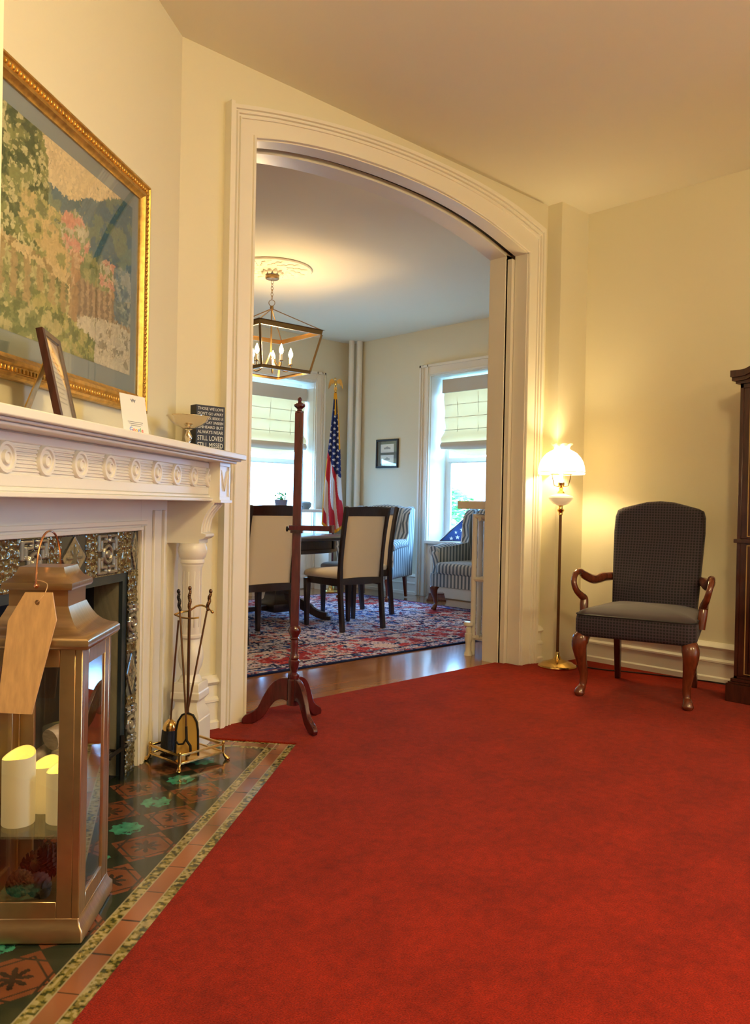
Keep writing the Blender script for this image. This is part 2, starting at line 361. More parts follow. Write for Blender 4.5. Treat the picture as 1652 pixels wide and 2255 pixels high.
# white linings of jambs and soffit
mb = MB()
mb.box(2.150, 2.171, 3.165, 3.262, -.02, 2.73).box(2.150, 2.171, 3.303, 3.437, -.02, 2.72)
mb.box(4.297, 4.315, 3.165, 3.262, -.02, 2.695).box(4.252, 4.32, 3.306, 3.435, -.02, 2.69)
mb.box(4.268, 4.34, 3.266, 3.300, -.02, 2.66)
for (y0, y1, dz, jr) in ((3.165, 3.262, 0, 4.305), (3.303, 3.437, -.012, 4.262)):
    a = [(min(jr, x), z+dz) for x, z in AIN]
    for i in range(len(a)-1):
        (xa, za), (xb, zb) = a[i], a[i+1]
        if xb-xa > 1e-5: mb.prism([(xa, za-.006), (xb, zb-.006), (xb, zb+.004), (xa, za+.004)], lambda p, k, y0=y0, y1=y1: (p[0], y0 if k == 0 else y1, p[1]))
struct('trim_2', mb, M['trim'])
# casing around the arch, stepped profile (fractions of the width from the opening outward)
def casing(mb, prof, yb=3.17, sgn=-1, zbot=0.):
    I = [(2.165, zbot)]+AIN+[(4.305, zbot)]; O = [(2.022, zbot)]+AOUT+[(4.458, zbot)]
    mb.loft([[(a[0]+(b[0]-a[0])*f, yb+sgn*th, a[1]+(b[1]-a[1])*f) for f, th in prof] for a, b in zip(I, O)])
mb = MB()
casing(mb, [(0, 0), (0, .016), (.02, .022), (.10, .022), (.12, .014), (.60, .016), (.61, .024), (.66, .026), (.68, .018), (.73, .018), (.75, .030), (.80, .032), (.83, .024), (.86, .024), (.88, .036), (1.0, .038), (1.0, 0)])
mb.box(2.004, 2.024, 3.12, 3.17, 0, 2.842)
struct('trim_3', mb, M['trim'], ang=25)
mb = MB(); casing(mb, [(0, 0), (0, .02), (1, .02), (1, 0)], 3.43, 1)
struct('trim_4', mb, M['trim'])
# diagonal fireplace wall, right wall, pier, remaining parlour walls
q = MB()
q.prism([(0, 0), (-3.4, 0), (-3.4, .3), (-1.9, .3), (-1.9, .45), (0.0, .45), (.1, .0)], lambda p, k: tuple(W(p[0], -p[1], -.02 if k == 0 else CEIL)))
q = MB()
def wbox(mb, s0, s1, t0, t1, z0, z1): return mb.add([W(s, t, z) for z in (z0, z1) for s, t in ((s0, t0), (s1, t0), (s1, t1), (s0, t1))], [(0, 3, 2, 1), (4, 5, 6, 7), (0, 1, 5, 4), (1, 2, 6, 5), (2, 3, 7, 6), (3, 0, 4, 7)])
OPL, OPR, OPZ = -1.37, -.52, .735
wbox(q, OPR, 0, -.10, 0, -.02, CEIL); wbox(q, -3.4, OPL, -.10, 0, -.02, CEIL); wbox(q, OPL, OPR, -.10, 0, OPZ, CEIL)
struct('wall_fireplace', q, M['wall'])
struct('wall_right', MB().box(4.845, 5.0, -1.15, 3.17, -.02, CEIL).box(4.845, 5.0, -2.9, -2.25, -.02, CEIL).box(4.845, 5.0, -2.25, -1.15, -.02, .6).box(4.845, 5.0, -2.25, -1.15, 2.4, CEIL), M['wall'])
struct('wall_pier', MB().box(4.525, 4.845, 3.06, 3.17, -.02, CEIL), M['wall'])
q = MB().box(-2.8, 5.0, -2.9, -2.65, -.02, CEIL)
struct('wall_rear', q, M['wall'])
struct('wall_left', MB().box(-2.8, -2.6, -2.9, 1.3, -.02, CEIL), M['wall'])
struct('wall_return', MB().box(-2.8, .3893, 1.19, 1.33, -.02, CEIL), M['wall'])
# dining room walls with window openings
WX, WY = 6.76, 7.68
q = MB().box(WX, 7.1, 3.43, 5.18, -.02, CEIL).box(WX, 7.1, 6.28, 8.0, -.02, CEIL).box(WX, 7.1, 5.18, 6.28, -.02, .60).box(WX, 7.1, 5.18, 6.28, 2.505, CEIL)
struct('wall_dining_right', q, M['wall'])
q = MB().box(.2, 5.08, WY, 8.0, -.02, CEIL).box(6.18, WX, WY, 8.0, -.02, CEIL).box(5.08, 6.18, WY, 8.0, -.02, .60).box(5.08, 6.18, WY, 8.0, 2.5, CEIL)
struct('wall_dining_back', q, M['wall'])
struct('wall_dining_left', MB().box(0, .2, 3.17, 8.0, -.02, CEIL), M['wall'])
# baseboards
def baseprof(): return [(.036, 0), (.036, .030), (.028, .036), (.024, .038), (.024, .118), (.032, .122), (.032, .132), (.022, .142), (.018, .144), (.018, .195), (.026, .200), (.036, .212), (.030, .224), (.018, .232), (.010, .240), (0, .240)]
def baseboard(name, p0, p1, nrm, m=M['trim']):
    P = baseprof()+[(0, 0)]; mb = MB(); p0 = Vector(p0); p1 = Vector(p1); n = Vector(nrm)
    mb.prism(P, lambda p, k: tuple((p0 if k == 0 else p1)+n*p[0]+Vector((0, 0, p[1])))); return struct(name, mb, m)
baseboard('baseboard_right', (4.845, -.9, 0), (4.845, 3.06, 0), (-1, 0, 0))
baseboard('baseboard_arch_left', (1.79, 3.17, 0), (2.01, 3.17, 0), (0, -1, 0))
baseboard('baseboard_arch_right', (4.45, 3.17, 0), (4.528, 3.17, 0), (0, -1, 0))
baseboard('baseboard_dining_right', (WX, 6.43, -.006), (WX, WY, -.006), (-1, 0, 0))
baseboard('baseboard_dining_right', (WX, 3.43, -.006), (WX, 5.03, -.006), (-1, 0, 0))
baseboard('baseboard_dining_back', (6.33, WY, -.006), (WX, WY, -.006), (0, -1, 0))
baseboard('baseboard_dining_back', (.2, WY, -.006), (4.92, WY, -.006), (0, -1, 0))
# windows: window_1 on the dining right wall, window_2 on the dining back wall, window_3 behind the camera
def window(name, mt, w, z0, z1, depth, mid, wc=.15, floor_panel=True, win=None):
    root = MB()
    # local: opening from x=0..w, wall face y=0, outside +y
    root.box(-wc, 0, -.03, 0, -.006 if floor_panel else z0-.1, z1+.13).box(w, w+wc, -.03, 0, -.006 if floor_panel else z0-.1, z1+.13).box(0, w, -.03, 0, z1, z1+.13)
    for a, b in ((-wc, -wc+.028), (-wc+.05, -wc+.062), (-.03, -.012)):
        root.box(a, b, -.045, -.03, 0, z1+.13); root.box(w-b, w-a, -.045, -.03, 0, z1+.13)
    root.box(-wc, w+wc, -.045, -.03, z1+.102, z1+.13).box(0, w, -.045, -.03, z1+.012, z1+.03)
    root.box(-.004, 0.004, 0, depth, z0, z1).box(w-.004, w+.004, 0, depth, z0, z1).box(0, w, 0, depth, z1-.006, z1+.004)
    o = struct(name, root, M['trim'], bevel=.002, seg=1); o.matrix_world = mt
    s = MB().box(-.02, w+.02, -.055, depth, z0-.035, z0)
    if floor_panel:
        s.box(0, w, -.012, 0, 0, z0-.035); rectring(s, .06, w-.06, .12, z0-.08, .03, -.02, -.012)
    s.build('window_sill', M['trim'], o, bevel=.004)
    f = MB(); yf = depth-.06
    rectring(f, 0, w, z0, z1, .055, yf, yf+.05); f.box(.05, w-.05, yf-.01, yf+.04, mid-.025, mid+.025)
    rectring(f, .05, w-.05, z0+.05, mid, .035, yf, yf+.03)
    f.build('sash', M['trim'], o, bevel=.003, seg=1)
    MB().box(.05, w-.05, yf+.012, yf+.016, z0+.05, z1-.05).build('window_pane', M['glass'], o)
    return o
R90 = Matrix.Rotation(-PI/2, 4, 'Z')
window('window_1', Matrix.Translation((WX, 6.28, 0)) @ R90, 1.10, .635, 2.505, .33, 1.56)
window('window_2', Matrix.Translation((5.08, WY, 0)), 1.10, .64, 2.50, .31, 1.54)
window('window_3', Matrix.Translation((4.845, -1.15, 0)) @ R90, 1.10, .60, 2.40, .15, 1.5, floor_panel=False)
# outside ground
struct('ground', MB().box(-30, 60, -30, 60, -1.0, -.9), mat('pale_paving', (.25, .26, .24), .95, var=.3, vscale=.5))
# parlour carpet: wall to wall, cut around the hearth
H0 = [W(-1.93, 0), W(-1.93, .567), W(0.0, .567), W(0.0, 0)]
poly = [(-2.6, 1.19), (-2.6, -2.65), (4.845, -2.65), (4.845, 3.06), (4.525, 3.06), (4.525, 3.17), (4.30, 3.17), (4.30, 3.262), (4.252, 3.33), (2.171, 3.29), (2.165, 3.17)]
poly += [(H0[3].x+.005, H0[3].y-.0), (H0[2].x, H0[2].y), (H0[1].x, H0[1].y), (H0[0].x, H0[0].y), (-.45, 1.36), (.389, 1.19)]
mb = MB().prism(poly, lambda p, k: (p[0], p[1], -.02 if k == 0 else 0.))
o = mb.build('carpet', M['carpet'], None, bevel=.006, seg=3)
tag(o, 'red wall-to-wall carpet with soft pile, cut around the tiled hearth', 'carpet')
# ================================================================= HEARTH
def hearth():
    st = .0035
    s = np.arange(-1.93, 0.0001, st); t = np.arange(0, .5671, st)
    S, T = np.meshgrid(s, t); C = np.zeros(S.shape+(3,)); h = .228
    u = (S+.515)/h; v = (T-.252)/h          # teal centres at integer u, v=0 ; terracotta at u+.5, v=.5
    a = u+v; b = u-v                        # diamond cells
    ia = np.floor(a+.5); ib = np.floor(b+.5); fa = a-ia; fb = b-ib
    row = np.round((ia-ib)).astype(int)      # 0 -> v=0 row, +-1 -> other rows
    even = (row % 2 == 0)
    n1 = fbm(S*60, T*60, 1); n2 = fbm(S*14, T*14, 2)
    base_g = np.array([.020, .026, .016]); terra = np.array([.16, .052, .022]); dark = np.array([.02, .012, .008]); teal = np.array([.04, .22, .14])
    C[:] = base_g*(.6+.9*n2[..., None])
    r = np.hypot(fa, fb); an = np.arctan2(fb, fa)
    m = even & (r < .34) & (row == 0); ring = m & ((np.sin(an*8)*.03+r < .30))
    C[ring] = (teal*(.25+1.7*n1[..., None]*(n1[..., None] > .36)))[ring]
    m = even & (row != 0)
    tm = ~even; tt = terra*(.75+.6*n2[..., None])
    C[tm] = tt[tm]
    pat = tm & (((r < .30) & (np.abs(np.sin(an*4))*.22+.05 > r)) | ((np.maximum(abs(fa), abs(fb)) > .37) & (np.maximum(abs(fa), abs(fb)) < .40)) | ((np.abs(fa)+np.abs(fb) > .62) & (np.abs(fa)+np.abs(fb) < .68)))
    C[pat] = (dark*(1+n1[..., None]*2))[pat]
    gr = (np.abs(np.abs(fa)-.5) < .012) | (np.abs(np.abs(fb)-.5) < .012)
    C[gr] = (.03, .026, .018)
    def peb(msk):
        c = vn(S*125, T*125, 3); k = np.where(c[..., None] > .62, np.array([.34, .28, .13]), np.where(c[..., None] > .32, np.array([.20, .16, .04]), np.array([.045, .05, .012])))
        C[msk] = (k*(.6+.8*n1[..., None]))[msk]
    def tc(msk, along):
        k = np.array([.27, .10, .045])*(.65+.6*vn(along/.15, along*0, 4)[..., None]); k[(np.abs((along/.15) % 1) < .03)] = (.05, .03, .02); C[msk] = k[msk]
    E = 0.0-S
    peb((T > .451) & (T <= .484)); 
    tc((T > .484) & (T <= .536), S); peb(T > .536)
    m = (E < .090) & (T < .50); peb(m & (E > .066)); tc(m & (E <= .066) & (E > .02), T); peb(m & (E <= .02))
    for e in (.451, .484, .536): C[np.abs(T-e) < .0025] = (.35, .30, .18)
    P = np.stack([S, -T, np.full(S.shape, -.006)+.0006*n2], -1)
    root = thing('hearth', 'glazed tile hearth floor in front of the fireplace, dark green and terracotta diamonds', 'hearth', FP0, FA)
    gridmesh('tile_surface', P[:, ::-1], C[:, ::-1], M['glazed'], root)
    MB().box(-1.93, 0, -.567, 0, -.02, -.0075).build('hearth_bed', M['dark'], root)
hearth()
# ================================================================= FIREPLACE
fpl = thing('fireplace', 'white painted fireplace mantel with rosette frieze and dark relief-tile surround', 'fireplace', FP0, FA)
CX0 = -.945
def mir(f):   # run builder for both sides: f(sign, mapx)
    for sg in (1, -1): f(lambda x, sg=sg: CX0+sg*(x-CX0), sg)
def bx(mb, m, x0, x1, t0, t1, z0, z1):
    a, b = sorted((m(x0), m(x1))); mb.box(a, b, -t1, -t0, z0, z1)
idm = lambda x: x
mb = MB()
def sur(m, sg):
    bx(mb, m, -.403, -.015, 0, .03, -.006, 1.04)
    for a, b, th in ((-.403, -.390, .034), (-.380, -.362, .038), (-.30, -.285, .042), (-.275, -.225, .036), (-.205, -.19, .044)): bx(mb, m, a, b, .03, th, -.006, .93 if a < -.35 else .99)
mir(sur)
mb.box(-1.487, -.403, -.03, 0, .912, 1.04); mb.box(-1.50, -.39, -.036, -.03, .912, .926).box(-1.525, -.365, -.040, -.03, .934, .950)
mb.build('surround', M['trim'], fpl, bevel=.004)
mb = MB()
mb.box(CX0*2+.142, -.142, -.20, 0, 1.035, 1.195)
mb.box(CX0*2+.10, -.10, -.225, 0, 1.030, 1.044).box(CX0*2+.12, -.12, -.212, 0, 1.044, 1.056).box(CX0*2+.142, -.142, -.206, -.20, 1.056, 1.088).box(CX0*2+.142, -.142, -.206, -.20, 1.166, 1.19)
fz = mb.build('frieze', M['trim'], fpl, bevel=.003)
mb = MB()
for k in range(7):
    z = 1.0975+k*.0098; mb.tube([(CX0*2+.142, -.2005, z), (-.142, -.2005, z)], .0036, 6)
mb.build('reeding', M['trim'], fz)
for k in range(10):
    s0 = -.135-.1797*k; mb = MB()
    cz = 1.127; T = Matrix.Translation((s0, -.2, cz)) @ Matrix.Rotation(PI/2, 4, 'X')
    mb.lathe([(.0, .010), (.010, .010), (.012, .014), (.016, .014), (.019, .006), (.028, .006), (.031, .011), (.038, .011), (.042, .003), (.042, 0)][::-1], (0, 0, 0), 28, T, cap=False)
    mb.build('rosette', M['trim'], fz)
def side(m, sg):
    mb = MB(); bx(mb, m, -.142, -.006, 0, .25, 1.035, 1.195)
    bx(mb, m, -.142, -.006, .25, .254, 1.178, 1.195); bx(mb, m, -.142, -.006, .25, .254, 1.035, 1.05)
    bx(mb, m, -.142, -.126, .25, .254, 1.05, 1.178); bx(mb, m, -.022, -.006, .25, .254, 1.05, 1.178)
    bx(mb, m, -.15, .0, 0, .262, 1.024, 1.036)
    pts = [(-.12, 1.16), (-.074, 1.075), (-.03, 1.16)]
    mb.tube([(m(x), -.252, z) for x, z in pts], .0035, 6)
    mb.build('corner_block', M['trim'], fpl, bevel=.002, seg=1)
    prof = [(.0, 1.025), (.235, 1.025), (.222, 1.005), (.205, .985), (.19, .955), (.182, .925), (.18, .897), (.20, .893), (.20, .882), (.188, .872), (.172, .868), (.172, .852), (0, .852)]
    mb = MB().prism(prof, lambda p, k: (m(-.15 if k == 0 else -.045), -p[0], p[1]))
    for xx in (-.13, -.097, -.064):
        mb.tube([(m(xx), -.237, 1.018), (m(xx), -.207, .985), (m(xx), -.192, .955), (m(xx), -.184, .925), (m(xx), -.182, .90)], .006, 6)
    mb.build('bracket', M['trim'], fpl, bevel=.0015, seg=1)
    cx, cy = m(-.112), -.130
    prof = [(.001, .853), (.056, .853), (.056, .842), (.060, .835), (.061, .818), (.055, .795), (.047, .785), (.050, .778), (.050, .770), (.045, .764), (.044, .755), (.040, .748), (.039, .47), (.044, .466), (.044, .456), (.036, .450), (.037, .435), (.046, .42), (.052, .395), (.053, .37), (.047, .335), (.036, .312), (.034, .300), (.042, .290), (.046, .280), (.050, .27), (.001, .27)]
    mb = MB().lathe(prof[::-1], (cx, cy, 0), 32)
    for k in range(10):
        a = 2*PI*k/10; mb.tube([(cx+.0385*math.cos(a), cy+.0385*math.sin(a), .50), (cx+.0385*math.cos(a), cy+.0385*math.sin(a), .735)], .0028, 6)
    mb.sqstack([(.054, .27), (.058, .262), (.058, .235), (.062, .23), (.062, .205), (.048, .19), (.050, .165), (.064, .135), (.064, .12), (.067, .118), (.067, -.006)], Matrix.Translation((cx, cy, 0)))
    mb.build('column', M['trim'], fpl, bevel=.0015, seg=1, ang=30)
mir(side)
mb = MB()
for (e, t, z0, z1) in ((.02, .275, 1.193, 1.203), (.035, .290, 1.203, 1.211), (.050, .308, 1.211, 1.236)): mb.box(CX0*2-e, e, -t, 0, z0, z1)
mb.build('shelf', M['trim'], fpl, bevel=.004, seg=3)
# relief tiles: greek-key panels and diamonds in real relief
def relief(name, s0, s1, z0, z1, marks, step=.0024, vert=False, parent=fpl, y0=-.018, key_c=()):
    s = np.arange(s0, s1+1e-6, step); z = np.arange(z0, z1+1e-6, step); S, Z = np.meshgrid(s, z)
    h = np.zeros(S.shape); n = fbm(S*45, Z*45, 5); n3 = fbm(S*120, Z*120, 6)
    C = np.array([.16, .125, .05])*(.35+1.2*n[..., None])
    h += (np.abs(np.sin(S*160+6*fbm(S*30, Z*30, 1)))*np.abs(np.sin(Z*120+8*fbm(S*25, Z*25, 2))))*.006
    sc = (z1-z0) if not vert else .155
    for (cx, cz) in key_c:
        dx = (S-cx)/sc; dz = (Z-cz)/sc; ins = (np.abs(dx) < .48) & (np.abs(dz) < .5); r = np.hypot(dx, dz)
        g = np.maximum(abs(dx), abs(dz)); key = ((np.abs(g-.42) < .035) | (np.abs(g-.30) < .03)) & ~((np.abs(dx) < .06) | (np.abs(dz) < .06))
        key |= (np.abs(np.minimum(abs(dx), abs(dz))-.10) < .03) & (g > .28) & (g < .45)
        ring = (np.abs(r-.19) < .035) | (r < .09)
        h = np.where(ins, np.where(key | ring, .008, .0), h); C = np.where(ins[..., None], np.where((key | ring)[..., None], np.array([.30, .27, .20]), np.array([.05, .045, .03])), C)
    for (cx, cz, hw, hh) in marks:
        d = np.abs(S-cx)/hw+np.abs(Z-cz)/hh; ins = d < 1
        around = (np.abs(S-cx) < hw) & (np.abs(Z-cz) < hh) & ~ins
        C[around] = (.035, .055, .065); h[around] = 0
        fl = (np.abs(np.abs(S-cx)/hw-.0) < .09) | (np.abs(np.abs(Z-cz)/hh-.0) < .07) | (np.abs(np.abs(S-cx)/hw-np.abs(Z-cz)/hh) < .10)
        C[ins] = (np.array([.34, .29, .17])*(.55+.8*n3[..., None]))[ins]; C[ins & fl & (d < .7)] = (.14, .13, .085)
        h[ins] = .004+.002*(fl & (d < .6))[ins]; C[np.abs(d-1) < .05] = (.03, .03, .025)
    P = np.stack([S, y0-h, Z], -1)
    return gridmesh(name, P, C, M['relief'], parent)
q = relief('tile_band', -1.487, -.403, .757, .912, [(-.433, .835, .032, .074), (-.895, .835, .080, .074), (-1.457, .835, .032, .074)], key_c=((-.66, .835), (-1.13, .835)))
for m_, c in ((lambda x: x, -.433), (lambda x: CX0*2-x, -.433)):
    a, b = sorted((m_(-.489), m_(-.403)))
    relief('tile_band', a, b, -.005, .757, [(m_(-.446), .365, .041, .08)], vert=True, key_c=((m_(-.446), .56), (m_(-.446), .17)))
mb = MB()
rectring(mb, OPL-.032, OPR+.032, -.05, OPZ+.024, .034, -.014, -.0)
mb.build('opening_trim', M['steel'], fpl)
mb = MB()
mb.box(OPL-.02, OPR+.02, .36, .38, -.02, .9).box(OPL-.02, OPL, -.0, .36, -.02, .9).box(OPR, OPR+.02, 0, .36, -.02, .9).box(OPL, OPR, 0, .36, .80, .82).box(OPL, OPR, -.0, .38, -.02, -.006)
mb.build('firebox', M['black'], fpl)
# small logs laid in the firebox
for i, (a, b, r, lb) in enumerate((((-.98, -.02, .165), (-.70, .10, .185), .036, 'lower birch log lying across the firebox, seen through the lantern'),
                              ((-.90, .05, .235), (-.72, -.01, .262), .036, 'upper short birch log resting on another log in the firebox'),
                              ((-1.02, .09, .165), (-.62, .13, .165), .03, 'thin birch log at the back of the fire grate'))):
    mb = MB(); A_, B_ = Vector(a), Vector(b); pts = [A_.lerp(B_, k/5)+Vector((0, 0, .003*math.sin(k*2))) for k in range(6)]
    mb.tube(pts, [r*(1+.05*math.sin(k*3)) for k in range(6)], 14)
    o = mb.build('birch_log', M['birch']); tag(o, lb, 'log', 'birch logs in the fireplace'); o.location = FP0; o.rotation_euler = (0, 0, FA)
gr = MB()
for k in range(7): gr.tube([(-1.10+.09*k, -.04, .10), (-1.10+.09*k, .20, .10)], .006, 6)
gr.tube([(-1.14, -.04, .11), (-.52, -.04, .11)], .008, 6).tube([(-1.14, .20, .11), (-.52, .20, .11)], .008, 6)
for x in (-1.1, -.56):
    for y in (-.04, .2): gr.tube([(x, y, -.006), (x, y, .16)], .009, 6)
gr.tube([(-.98, -.035, .12), (-.65, -.035, .125)], .006, 6)
o = gr.build('fire_grate', M['iron']); tag(o, 'black iron grate in the firebox under the birch logs', 'grate'); o.location = FP0; o.rotation_euler = (0, 0, FA)
# ================================================================= WALL PICTURE
pic = thing('framed_picture', 'large garden terrace print in a carved gold frame above the mantel', 'picture', FP0, FA)
X0, X1, Z0, Z1 = -1.52, -.368, 1.362, 2.250
mb = mitre(MB(), X0, X1, Z0, Z1, [(.0, -.004), (.0, -.026), (.006, -.034), (.014, -.036), (.018, -.030), (.038, -.028), (.044, -.033), (.054, -.034), (.060, -.026), (.070, -.020), (.070, -.006)])
fr = mb.build('frame', M['gold'], pic, ang=25)
mb = MB()
def beads(mb, n, f):
    for k in range(n):
        p = f((k+.5)/n); mb.box(p[0]-.0045, p[0]+.0045, -.034, -.027, p[1]-.0045, p[1]+.0045)
nx = 62; nz = 48
for k in range(nx):
    x = X0+.028+(X1-X0-.056)*(k+.5)/nx
    for z in (Z0+.028, Z1-.028): mb.box(x-.006, x+.004, -.0345, -.027, z-.007, z+.007)
for k in range(nz):
    z = Z0+.028+(Z1-Z0-.056)*(k+.5)/nz
    for x in (X0+.028, X1-.028): mb.box(x-.007, x+.007, -.0345, -.027, z-.006, z+.004)
mb.build('beading', M['gold'], fr, bevel=.002, seg=1)
MB().box(X0+.06, X1-.06, -.0125, -.004, Z0+.06, Z1-.06).build('mat_board', M['bluegrey'], pic)
px0, px1, pz0, pz1 = X0+.155, X1-.125, Z0+.135, Z1-.125
def painting():
    NX, NY = 300, 230
    img = np.zeros((NY, NX, 3)); yy, xx = np.mgrid[0:NY, 0:NX]
    def colour(u, v):
        random_ = random.random; q_ = float(fbm(np.array(u*26.), np.array(v*26.), 6, 2))
        n = float(fbm(np.array(u*5.), np.array(v*5.), 1)); m = float(fbm(np.array(u*13.), np.array(v*13.), 3)); r = min(.999, max(0, (q_-.5)*2.2+.5+.25*(random_()-.5)))
        sky = (.66, .54, .32); c = sky
        if v < .78+.5*max(0, u-.5)+.25*max(0, .35-u)+.12*(n-.5) and u > .10: c = (.07, .15, .20) if m < .52 else (.16, .22, .16)
        if v < .72-.22*u+.15*(n-.5): c = (.20, .25, .12) if r < .6 else (.36, .36, .17)
        if u < .33+.12*(n-.5)-.20*max(0, .5-v) and v > .38: c = ((.05, .09, .035), (.12, .16, .06), (.50, .47, .24), (.22, .25, .09))[int(r*4)]
        if .16 < u < .42 and .45 < v < .68 and n > .42: c = ((.50, .40, .18), (.34, .32, .12), (.14, .17, .07))[int(r*3)]
        if .30 < u < .48 and .36 < v < .60: c = (.55, .42, .20) if r < .7 else (.30, .30, .12)
        for cx, cy, rr in ((.52, .60, .105), (.80, .50, .095)):
            d = math.hypot(u-cx, (v-cy)*.85)
            if d < rr*(.8+.5*n): c = ((.55, .26, .20), (.60, .38, .28), (.25, .30, .14), (.50, .48, .36))[int(r*4)]
        if (.495 < u < .565 and .36 < v < .53) or (.80 < u < .85 and .34 < v < .44): c = (.42, .26, .13) if r < .8 else (.55, .40, .24)
        if v < .44-.10*u and u < .50: c = (.58, .46, .24) if r < .6 else (.30, .22, .10)
        if v < .395-.12*u and v > .08 and u < .48:
            if int(u*26) % 2 == 0: c = ((.14, .17, .07), (.24, .26, .10), (.44, .42, .20))[int(r*3)]
            else: c = (.36, .27, .13)
        if .49 < u < .57 and .1 < v < .36: c = (.36, .24, .12)
        if u > .55 and .20 < v < .42-.06*(u-.55): c = (.40, .30, .19) if int(u*44) % 2 else (.24, .18, .12)
        if u > .84 and v > .28 and v < .60: c = ((.12, .18, .22), (.20, .26, .26), (.36, .38, .32))[int(r*3)]
        if v < .27-.18*abs(u-.86) and u > .55: c = (.54, .50, .38) if r < .85 else (.30, .27, .20)
        if v < .14+.30*(.62-u) and .25 < u < .68: c = ((.14, .18, .06), (.28, .30, .10), (.40, .36, .14))[int(r*3)]
        if v < .16 and u <= .45: c = ((.12, .16, .06), (.20, .23, .09), (.42, .38, .18))[int(r*3)]
        return c
    img[:] = (.3, .3, .17)
    for i in range(16000):
        u, v = random.random(), random.random(); c = np.array(colour(u, v))*(.92+.34*random.random())
        a = random.uniform(2.0, 5.0); b = random.uniform(1.0, 2.4); th = random.uniform(-.6, 1.9); cx, cy = u*NX, v*NY
        x0, x1, y0, y1 = int(max(0, cx-6)), int(min(NX, cx+7)), int(max(0, cy-6)), int(min(NY, cy+7))
        X, Y = xx[y0:y1, x0:x1]-cx, yy[y0:y1, x0:x1]-cy
        e = ((X*math.cos(th)+Y*math.sin(th))/a)**2+((-X*math.sin(th)+Y*math.cos(th))/b)**2
        img[y0:y1, x0:x1][e < 1] = c
    xs = np.linspace(px0, px1, NX); zs = np.linspace(pz0, pz1, NY); Xg, Zg = np.meshgrid(xs, zs)
    gridmesh('print', np.stack([Xg, np.full(Xg.shape, -.0135), Zg], -1), img, M['attr'], pic)
painting()
MB().box(X0+.06, X1-.06, -.0185, -.0165, Z0+.06, Z1-.06).build('glazing', M['pglass'], pic)
# ================================================================= MANTEL ITEMS
ST = 1.236
p = W(-1.32, .205, ST)
pf = thing('photo_frame', 'dark wooden tabletop frame with a printed certificate, leaning on the mantel', 'picture frame', p, math.radians(55))
TI = Matrix.Rotation(math.radians(-12.5), 4, 'X')
mb = MB(); rings = [[(0+d, y, 0+d), (.185-d, y, d), (.185-d, y, .262-d), (d, y, .262-d)] for d, y in ((0, .014), (0, -.004), (.004, -.008), (.018, -.006), (.022, .0), (.022, .008))]
mb.loft([[tuple(TI @ Vector(q)) for q in r] for r in rings], cap=False)
mb.build('frame', M['cabwood'], pf, ang=25)
MB().box(.01, .175, .004, .012, .01, .252, TI).build('backing', M['cabwood'], pf)
MB().box(.02, .165, .001, .0035, .02, .242, TI).build('certificate', M['paper'], pf)
mb = MB()
for k in range(9):
    z = .175-.014*k; a = .052+.012*math.sin(k*2.3)
    mb.box(a, .185-a, -.0002, .0008, z, z+.0035, TI)
mb.prism([(.078, .205), (.092, .228), (.106, .205), (.092, .211)], lambda p, k: tuple(TI @ Vector((p[0], -.0002 if k == 0 else .0008, p[1]))))
mb.build('printed_lines', M['grayink'], pf)
MB().box(.02, .165, -.003, -.0015, .02, .242, TI).build('glazing', M['glass'], pf)
MB().prism([(-.018, .20), (.018, .20), (.026, 0), (-.026, 0)], lambda p, k: (.0925+p[0], .055+(.2-p[1])*.36+(.004 if k else 0), p[1])).build('easel_strut', M['gold'], pf)
cd = thing('review_card', 'small white review card with coloured letters leaning on the mantel shelf', 'card', W(-.935, .205, ST), math.radians(26))
TI = Matrix.Rotation(math.radians(-9), 4, 'X')
MB().box(0, .13, 0, .0012, 0, .138, TI).build('card_sheet', M['paper'], cd)
MB().prism([(0, .0), (.03, .0), (0, .09)], lambda p, k: (.065+(.001 if k else 0), .003+p[0]+p[1]*.18, p[1])).build('card_foot', M['paper'], cd)
FT = TI @ Matrix.Translation((.065, -.0006, 0)) @ Matrix.Rotation(PI/2, 4, 'X')
xw = .030
for ch, c in zip('Google', ((.08, .22, .80), (.80, .08, .05), (.85, .55, .03), (.08, .22, .80), (.05, .45, .12), (.80, .08, .05))):
    wdt = {'G': .0165, 'o': .0125, 'g': .0125, 'l': .006, 'e': .0125}[ch]
    text('letter', ch, .022, mat('card_letter', c, .6), cd, FT @ Matrix.Translation((xw-.065+wdt/2, .022, 0)))
    xw += wdt
mb = MB()
for k, wd in enumerate((.078, .07, .05)): mb.box(.065-wd/2, .065+wd/2, -.0006, -.0001, .047-.006*k, .0488-.006*k, TI)
mb.build('printed_lines', M['grayink'], cd)
mb = MB().prism([(-.014, .006), (-.006, -.006), (0, .002), (.006, -.006), (.014, .006), (.006, .0035), (0, .008), (-.006, .0035)], lambda p, k: tuple(TI @ Vector((.065+p[0], -.0001 if k else -.0007, .118+p[1]))))
mb.build('emblem', M['grayink'], cd)
bl = thing('pedestal_bowl', 'polished metal pedestal bowl near the right end of the mantel', 'bowl', W(-.25, .155, ST))
mb = MB().lathe([(.001, 0), (.034, 0), (.036, .004), (.028, .009), (.012, .016), (.008, .028), (.013, .042), (.0155, .055), (.009, .070), (.007, .078), (.018, .084), (.001, .085)], n=32)
mb.build('stem', M['silver'], bl)
mb = MB().lathe([(.012, .084), (.030, .089), (.055, .101), (.074, .116), (.083, .130), (.090, .1335), (.090, .135), (.082, .134), (.071, .119), (.052, .105), (.028, .093), (.001, .091)], n=40)
mb.build('bowl', M['silver'], bl)
bs = thing('box_sign', 'black wooden block sign with stacked white words at the right end of the mantel', 'sign', W(-.10, .13, ST))
MB().box(0, .142, 0, .048, 0, .203).build('block', M['black'], bs, bevel=.0012, seg=1)
